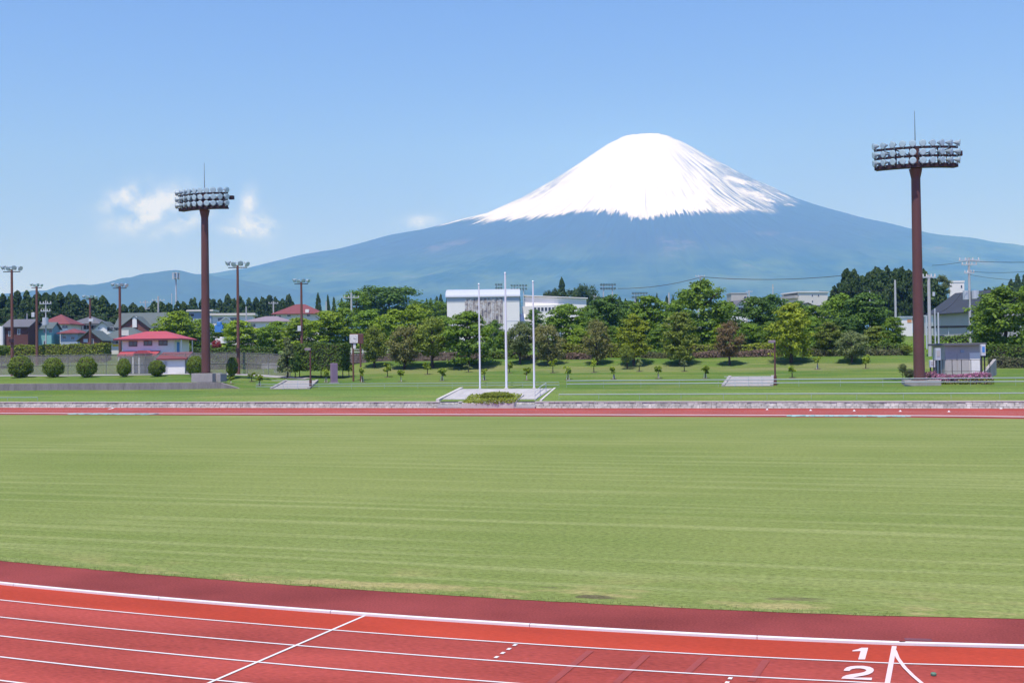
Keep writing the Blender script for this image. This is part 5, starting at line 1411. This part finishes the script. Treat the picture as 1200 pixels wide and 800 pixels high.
BUSH = [(24, 27, 416.5, 443.5, 'leftmost round clipped bush, beside the floodlight mast'), (62.5, 23, 418.5, 443.5, 'round clipped bush below the white house with red roof'), (102.5, 22, 417.5, 443.5, 'round clipped bush below the small brick red house'),
        (145, 17.5, 419.5, 441, 'small egg shaped bush below the left end of the clubhouse'), (184.5, 18.5, 421.5, 440, 'small round bush before the clubhouse canopy'), (228.5, 20, 416.5, 441, 'round bush just left of the left tower base'), (271.5, 14, 418, 438.5, 'narrow egg shaped bush right of the left tower')]
for i, (px, w_, yt, yb, lab) in enumerate(BUSH):
    p = on_ground(px, 126.5); h = top_h(p, yt); ww = wpx(p, w_); t_ = T('round_bush', lab, 'bush', p, i * 1.9, 'clipped bushes above the retaining wall')
    z0 = .06
    obj('foliage', CR['bush'][i % 3], t_, (0, 0, z0), (random.uniform(-.07, .07), random.uniform(-.07, .07), 0), (ww, ww * random.uniform(.85, 1.1), h - z0), LF['bush'])
    core = MB()
    for k in range(6):
        t0 = math.pi * k / 6; t1 = math.pi * (k + 1) / 6; core.tube((0, 0, z0 + (h - z0) * (.5 - .43 * math.cos(t0))), (0, 0, z0 + (h - z0) * (.5 - .43 * math.cos(t1))), max(.01, ww * .43 * math.sin(t0)), max(.01, ww * .43 * math.sin(t1)), 10, False)
    core.build('inner_branches', MT['bark'], t_)
    MB().tube((0, 0, -.1), (0, 0, z0 + .3), .12, .10, 8).build('trunk', MT['bark'], t_)

SAP = [(382, 126.0, 14, 7, 'upright sapling left of the purple pillar'), (409, 133, 15, 8, 'sapling between the purple pillar and the clock'), (425, 126.5, 15, 7, 'sapling just right of the clock posts'), (454, 133, 15, 10, 'upright sapling between the clock and the yellow tree, back row'),
       (470, 126.5, 12, 9, 'low wide sapling front row, below the reddish olive tree'), (501, 136, 12, 10, 'flat topped sapling back row, below the olive yellow tree'), (518, 127, 13, 10, 'bushy sapling front row, left of the terrace'), (549, 139, 8, 10, 'pale thin sapling on the worn path left of the flagpoles'),
       (567.5, 127.5, 12, 7, 'sapling just behind the left flagpole'), (597, 137, 12, 7, 'thin sapling right of the middle flagpole'), (617, 127.5, 13, 9, 'sapling left of the right flagpole'), (648, 136.5, 15, 9, 'slender sapling back row, right of the right flagpole'),
       (665.5, 128, 14, 8, 'dense sapling front row, right of the right flagpole'), (696, 136.5, 15, 7, 'slender sapling back row below the brown tree'), (719.5, 128, 13, 8, 'dense sapling front row below the brown tree'), (749, 137.5, 14, 8, 'pale sapling back row under the yellow green tree'),
       (771.5, 128, 13, 9, 'dense sapling front row below the green tree'), (802, 137.5, 13, 9, 'pale sapling back row below the green tree'), (826.5, 128, 13, 9, 'sapling front row nearest the left of the right ramp'), (928.5, 128.5, 13, 9, 'sapling just right of the right lamp post'),
       (958, 139, 13, 8, 'sapling right of the big yellow green tree, back row'), (1014.5, 139, 14, 8, 'sapling nearest to the left of the right tower'), (270.5, 120.5, 7.5, 7, 'small round sapling below the narrow egg bush'), (295, 124, 10, 8, 'sapling near the mast at the court fence'), (304, 120.5, 12, 8, 'sapling left of the left ramp')]
for i, (px, v, hpx_, w_, lab) in enumerate(SAP):
    p = on_ground(px, v); s_ = proj(p)[2] / F; h = 1.12 * hpx_ * s_; ww = 1.2 * w_ * s_; t_ = T('lawn_sapling', lab, 'sapling', p, i * 2.1, 'young trees planted on the lawn')
    low = .32 if i % 3 else .22
    obj('crown', CR['vase'][i % 4], t_, (0, 0, h * low), None, (ww * 1.25, ww * 1.25, h * (1 - low) * 1.05), LF['paleolive' if 'pale' in lab else 'sapling'])
    MB().path([Vector((0, 0, -.05)), Vector((.02, .01, h * .3)), Vector((.0, .02, h * .6))], [.06, .05, .03], 7).build('trunk', MT['bark'], t_)
    if i % 2 == 0:
        for sx in (-.16, .16): MB().tube((sx, 0, -.05), (sx * .6, 0, h * .38), .035, .03, 6).build('stake', MT['wall_cream'], t_)
    MB().tube((0, 0, -.02), (0, 0, .035), .42, .36, 12).build('planting_circle', MT['soil'], t_)

# front row on the bank
FT = 'trees along the top of the bank'
FR = [(439, 151, 381, 424, 30, 'round', 'olive', 'olive tree just right of the clock post'), (474, 150, 379, 424, 36, 'round', 'brown', 'reddish olive tree below the big round crowned tree'), (507, 150.5, 372, 416, 40, 'round', 'olive', 'yellowish olive tree left of the terrace'),
      (549, 150, 366, 428, 58, 'layered', 'mid', 'wide layered green tree behind the left flagpole'), (609.5, 152, 376, 414, 30, 'round', 'paleolive', 'pale olive round tree between middle and right flagpoles'), (643, 151, 377, 421, 33, 'round', 'brown', 'brown olive round tree right of the right flagpole'),
      (699.5, 151, 375, 421, 29, 'round', 'brown', 'brown round tree left of the yellow green tree'), (743, 150.5, 369, 410, 37, 'layered', 'yellow', 'bright yellow green tree in the middle of the bank'), (735, 147, 404, 421, 16, 'round', 'olive', 'small olive tree below the bright yellow green tree'),
      (797, 150.5, 366, 418, 39, 'layered', 'olive', 'green olive tree right of the bright yellow tree'), (855, 150, 377, 416, 29, 'round', 'redbrown', 'red brown tree left of the right lamp post'), (927, 151, 355, 424, 46, 'layered', 'yellow', 'tall yellow green tree behind the right lamp post'),
      (998, 150.5, 387, 422, 34, 'round', 'paleolive', 'grey olive tree below the dark cedars'), (972, 156, 378, 415, 30, 'layered', 'olive', 'dull olive tree between tall yellow tree and grey olive tree')]
for (px, v, yt, yl, w_, kd, lf, lab) in FR: tree('bank_tree', lab, 'tree', px, v - 5.2, yt - 1, yl + (8 if kd == 'layered' else 6), w_ * 1.2, kd, lf, FT)
tree('garden_conifer', 'feathery grey green conifer at the left end of the dark hedge', 'tree', 337, 130, 396, 436, 28, 'cone', 'paleolive')
tree('garden_conifer', 'dark conifer bush at the foot of the tall hedge', 'tree', 346, 130, 412, 438, 16, 'round', 'deep')
# back row
BT = 'broadleaf trees behind the bank'
BR = [(208, 185, 364, 412, 62, 'layered', 'bright', 'bright green tree right of the red roofed clubhouse'), (236, 190, 374, 416, 40, 'layered', 'mid', 'green tree directly behind the left tower'), (262, 195, 378, 418, 36, 'layered', 'mid', 'mid green tree right of the left tower'),
      (281, 178, 375, 414, 52, 'layered', 'bright', 'bright layered maple behind the mast by the left tower'), (303, 182, 384, 416, 44, 'layered', 'bright', 'bright low maple below the mauve roof'), (325, 180, 376, 414, 52, 'layered', 'mid', 'green maple below the white red roofed house'), (352, 178, 372, 410, 56, 'layered', 'bright', 'wide bright maple right of the red roofed house'),
      (385, 176, 364, 410, 58, 'layered', 'bright', 'bright maple left of the clock'), (404, 184, 360, 412, 50, 'layered', 'mid', 'green maple behind the clock'), (432, 180, 362, 414, 50, 'layered', 'mid', 'green maple right of the clock'),
      (463, 176, 362, 416, 58, 'layered', 'bright', 'bright maple right of the clock, below the big crowned tree'), (487, 180, 356, 414, 56, 'layered', 'bright', 'tall bright maple left of the white hall'), (520, 182, 370, 418, 44, 'layered', 'mid', 'green tree below the left corner of the white hall'),
      (458, 290, 332, 378, 88, 'round', 'deep', 'big round crowned dark tree rising over the maples'), (418, 280, 340, 374, 44, 'round', 'mid', 'rounded green tree left of the big crowned tree'), (505, 300, 352, 380, 50, 'round', 'mid', 'far green tree left of the white hall'),
      (580, 170, 375, 410, 30, 'layered', 'deep', 'dark green tree behind the left flagpole'), (664, 168, 356, 420, 60, 'layered', 'mid', 'large layered green tree in front of the white gymnasium'), (627, 190, 362, 395, 26, 'layered', 'deep', 'small dark tree before the gymnasium porch'),
      (713, 182, 346, 408, 62, 'layered', 'deep', 'deep green tree right of the gymnasium'), (762, 178, 346, 408, 66, 'layered', 'mid', 'broad green tree behind the bright yellow tree'), (824, 168, 328, 412, 74, 'layered', 'mid', 'tallest layered broadleaf tree right of centre'),
      (797, 210, 350, 400, 46, 'layered', 'mid', 'green tree behind the left side of the tallest tree'), (887, 170, 347, 414, 62, 'layered', 'deep', 'dark green tree right of the tallest tree'), (905, 200, 345, 400, 56, 'layered', 'deep', 'dark tree below the apartment block'), (955, 176, 357, 412, 46, 'layered', 'mid', 'green tree right of the tall yellow green tree'),
      (986, 182, 344, 404, 50, 'layered', 'mid', 'green tree under the left cedars'), (1013, 176, 343, 408, 64, 'layered', 'deep', 'deep green tree with a pale pole showing through'), (1047, 158, 371, 404, 32, 'layered', 'mid', 'small dense tree left of the right tower'),
      (1178, 150, 336, 414, 88, 'layered', 'mid', 'large layered tree at the right edge'), (1157, 158, 351, 404, 42, 'layered', 'mid', 'smaller green tree before the slate roofed house'), (1222, 165, 322, 410, 60, 'layered', 'mid', 'tree cut off by the right edge'), (690, 205, 358, 404, 44, 'layered', 'mid', 'green tree behind the brown round tree'), (735, 215, 352, 404, 46, 'layered', 'deep', 'dark tree far behind the yellow tree'),
      (592, 168, 388, 416, 30, 'layered', 'mid', 'low green tree right of the middle flagpole'), (680, 164, 384, 416, 34, 'layered', 'bright', 'low green tree between the two brown round trees'), (718, 166, 382, 416, 34, 'layered', 'mid', 'low green tree between brown and yellow trees'),
      (771, 166, 384, 416, 32, 'layered', 'mid', 'low green tree between yellow and olive trees'), (846, 165, 380, 414, 36, 'layered', 'bright', 'low green tree behind the red brown tree'), (878, 165, 378, 414, 38, 'layered', 'mid', 'low dense tree right of the red brown tree'),
      (903, 164, 376, 416, 36, 'layered', 'mid', 'low dense tree behind the right lamp post'), (953, 166, 372, 414, 40, 'layered', 'mid', 'dense green tree right behind the tall yellow tree'), (1028, 163, 382, 416, 38, 'layered', 'olive', 'low olive tree below the pale pole'), (985, 166, 372, 414, 44, 'layered', 'deep', 'dense dark tree behind the grey olive tree'),
      (850, 205, 352, 404, 40, 'layered', 'mid', 'green tree left of the small white house'), (935, 215, 352, 404, 40, 'layered', 'deep', 'dark tree behind the tall yellow tree'), (1105, 300, 322, 350, 24, 'round', 'paleolive', 'pale leafy tree left of the white tower block')]
for (px, v, yt, yl, w_, kd, lf, lab) in BR: tree('broadleaf_tree', lab, 'tree', px, v, yt, yl, w_, kd, lf, BT)
tree('red_shrub', 'small red leaved shrub behind the left tower', 'shrub', 254, 172, 398, 410, 12, 'round', 'red')
tree('house_shrub', 'green tree beside the mint house wall', 'tree', 60, 205, 388, 405, 12, 'layered', 'mid')
tree('house_shrub', 'bush at the far left end of the yellow hedge', 'shrub', 2, 168, 404, 416, 20, 'round', 'hedgedark')
tree('house_shrub', 'leafy plants at the foot of the right tower', 'shrub', 1058, 121, 426, 437, 12, 'layered', 'paleolive')
tree('house_shrub', 'dark shrub at the left foot of the right tower', 'shrub', 1066, 120.5, 432, 444, 14, 'round', 'azalea_dull')
tree('house_shrub', 'green shrub between hedge and right tower', 'shrub', 1063, 150, 404, 421, 16, 'round', 'olive')

# cedars
LM = [(14, 'the far left mast'), (27, 'the brown house'), (43, 'the mint mast'), (63, 'the red hip roof'), (86, 'the grey hip roof'), (106, 'the short mast'), (125, 'the white gable'), (141, 'the clubhouse mast'), (158, 'the green roofs'),
      (171, 'the left twin pole'), (186, 'the right twin pole'), (207, 'the telecom mast'), (241, 'the left tower'), (260, 'the flat roofs'), (279, 'the second mast'), (300, 'the mauve roof'), (321, 'the short pole'), (345, 'the rise roof'),
      (383, 'the thin pole'), (412, 'the tall grey pole'), (520, 'the white hall'), (562, 'the left flagpole'), (645, 'the gymnasium roof'), (672, 'the gymnasium end'), (714, 'the gantry'), (750, 'the lower gantry'), (785, 'the grey pole'), (800, 'the tallest tree'),
      (965, 'the apartment block'), (998, 'the grey olive tree'), (1020, 'the pale pole'), (1050, 'the concrete pole'), (1077, 'the right tower'), (1091, 'the conduit pole'), (1123, 'the white tower block'), (1137, 'the transformer pole'), (1160, 'the slate roof'), (1185, 'the edge tree')]
def place_labels(base, pxs):
    keys = []
    for px in pxs:
        x, nm_ = min(LM, key=lambda q: abs(q[0] - px)); d = px - x
        keys.append(('just left of ' if d < -2.5 else 'just right of ' if d > 2.5 else 'right behind ') + nm_)
    out = []
    for i, k_ in enumerate(keys):
        same = [j for j in sorted(range(len(keys)), key=lambda j: pxs[j]) if keys[j] == k_]
        sfx = '' if len(same) == 1 else ', ' + {2: ['left of two', 'right of two'], 3: ['left of three', 'middle of three', 'right of three'], 4: ['leftmost of four', 'second left of four', 'second right of four', 'rightmost of four']}.get(len(same), ['one of several'] * 20)[same.index(i)]
        out.append(base + ' ' + k_ + sfx)
    return out
def cedars(label, group, spec, depth, leaf='cedar', kind='cone'):
    labels = place_labels(label, [q[0] for q in spec]) if group else [label]
    for i, (px, pt_, w_) in enumerate(spec):
        label = labels[i]
        d = depth + random.uniform(-14, 14); p = P(px, 420, d); p.z = terr(p.x, p.y) - .3
        tree('cedar_tree', label, 'cedar', px, None, pt_, None, w_, kind, leaf, group, p, 1.0, TRS)
def row(x0, x1, step, tops, w_, jit=4, drop=0):
    xs_ = [t[0] for t in tops]; ys_ = [t[1] for t in tops]; out = []
    x = x0
    while x <= x1:
        out.append((x + random.uniform(-2, 2), float(np.interp(x, xs_, ys_)) + random.uniform(0, jit) + drop, w_ * random.uniform(.8, 1.25))); x += step * random.uniform(.75, 1.25)
    return out
TL = [(-30, 338), (15, 339), (24, 338), (40, 344), (55, 335), (70, 338), (82, 343), (92, 343), (102, 350), (112, 347), (125, 345), (140, 354), (155, 350), (175, 352), (195, 350), (215, 354)]
cedars('front left wood cedar', 'cedar wood behind the left houses', row(-8, 215, 9, TL, 30, 9), 330)
cedars('back left wood cedar', 'back of the cedar wood at left', row(-6, 215, 10, TL, 30, 9, 5), 365)
TM = [(215, 352), (230, 347), (250, 346), (265, 345), (285, 345), (300, 344), (312, 342), (325, 344), (338, 345), (346, 352)]
cedars('front wooded rise cedar', 'cedars on the wooded rise', row(216, 344, 7.5, TM, 24, 7), 420)
cedars('back wooded rise cedar', 'back cedars on the wooded rise', row(220, 340, 9, TM, 24, 6, 4), 450)
cedars('lone pointed cedar right of the red roofed house', None, [(373.5, 344, 14)], 360)
cedars('small pointed cedar', 'small cedars right of the red roofed house', [(385, 346, 10), (392, 349, 12), (401, 350, 12)], 380)
cedars('dim far cedar', 'far cedars left of the white hall', row(500, 528, 6, [(500, 348), (515, 344), (528, 349)], 12), 420)
cedars('tall rounded cedar behind the gymnasium', None, [(659.5, 326, 20)], 400)
cedars('round dark cedar of the clump', 'cedars behind the gymnasium', [(645, 339, 26), (672, 335, 30), (684, 333, 32), (695, 336, 28), (651, 336, 22)], 415, 'cedar', 'round')
cedars('far cedar top', 'far cedar tops right of the gymnasium', row(700, 800, 9, [(700, 350), (765, 345), (775, 342), (800, 348)], 13), 520)
TRt = [(978, 338), (984, 330), (997, 313), (1010, 320), (1022, 312), (1035, 315), (1048, 309), (1060, 308), (1075, 312), (1086, 312), (1094, 318), (1104, 332), (1112, 345)]
cedars('tall front cedar at right,', 'tall cedar wood at right', row(980, 1108, 8, TRt, 34, 8), 285)
cedars('tall back cedar at right,', 'back of the cedar wood at right', row(984, 1106, 9, TRt, 34, 9, 4), 315)
cedars('far right edge cedar', 'far cedars at the right edge', row(1108, 1215, 8, [(1108, 348), (1130, 342), (1150, 338), (1172, 334), (1185, 327), (1195, 322), (1215, 320)], 24), 380)

# low bushes and undergrowth that read as one mass behind the tree row
V = []
R_ = np.random.default_rng(99)
K = 26000
uu = R_.uniform(-125, 70, K); vv_ = R_.uniform(157.5, 176, K)
keep = (uu > -62); uu = uu[keep]; vv_ = vv_[keep]
hh = np.array([.9 + 1.1 * mnoise.noise((a_ * .18, b_ * .25, 7)) for a_, b_ in zip(uu, vv_)])
zz = np.array([terr(a_, b_) for a_, b_ in zip(uu, vv_)]) + R_.uniform(0, 1, len(uu)) * np.maximum(.1, hh)
q = np.stack([uu, vv_, zz], 1)
mu_ = leaf_mesh('undergrowth', leaf_quads(q, np.tile((0, -.3, .8), (len(q), 1)).astype(float), .2, 98, .5, .2))
o = obj('undergrowth', mu_, None, None, None, None, LF['mid']); o['kind'] = 'stuff'

# low stone wall and white rail in the shade under the trees left of centre
ua, ub = up(398, 150.3, 420), up(563, 150.3, 420); lw = T('garden_wall', 'low brown stone wall in the shade under the left bank trees', 'wall', (0, 150.2, 0))
zb = terr((ua + ub) / 2, 150.3); mb = MB(); mb.box(ua, .12, zb - .4, ub, .5, zb + 1.14); mb.build('wall_core', MT['stoneB'], lw)
mb = MB()
for row_ in range(4):
    x = ua
    while x < ub - .3:
        w_ = random.uniform(.35, .8); mb.bev(x + .02, -random.uniform(0, .06), zb - .2 + row_ * .34 + .02, x + w_ - .02, .14, zb - .2 + row_ * .34 + .32, .03); x += w_
o = mb.build('stones', mat('garden_wall_stone', (.18, .14, .13), .9, .4, .9, 4, .2), lw); o['kind'] = 'stuff'
gr = T('white_rail_fence', 'white two bar rail fence on top of the brown stone wall', 'fence', (0, 150.55, 0))
k = 12
for i in range(k + 1): x = ua + (ub - ua) * i / k; MB().box(x - .07, -.07, zb + 1.1, x + .05, .07, zb + 1.8).build('post', MT['wall_white'], gr)
for z_ in (1.42, 1.74): MB().box(ua, -.13, zb + z_ - .035, ub, -.071, zb + z_ + .035).build('rail', MT['wall_white'], gr)

# ------------------------------------------------------------------ air
hz = MB(); hz.box(-13800, -60, -1.6, 12500, 18900, 3500)
hm = bpy.data.materials.new('haze_air'); hm.use_nodes = True; nt = hm.node_tree; nt.nodes.clear()
ou = nt.nodes.new('ShaderNodeOutputMaterial'); pvn = nt.nodes.new('ShaderNodeVolumePrincipled')
pvn.inputs['Color'].default_value = (*HAZE_COLOR, 1); pvn.inputs['Density'].default_value = HAZE_DENSITY; pvn.inputs['Anisotropy'].default_value = -0.2; pvn.inputs['Absorption Color'].default_value = (1, 1, 1, 1)
nt.links.new(pvn.outputs[0], ou.inputs['Volume'])
o = hz.build('haze', hm); o.rotation_euler = (0, 0, YAW); o['kind'] = 'stuff'
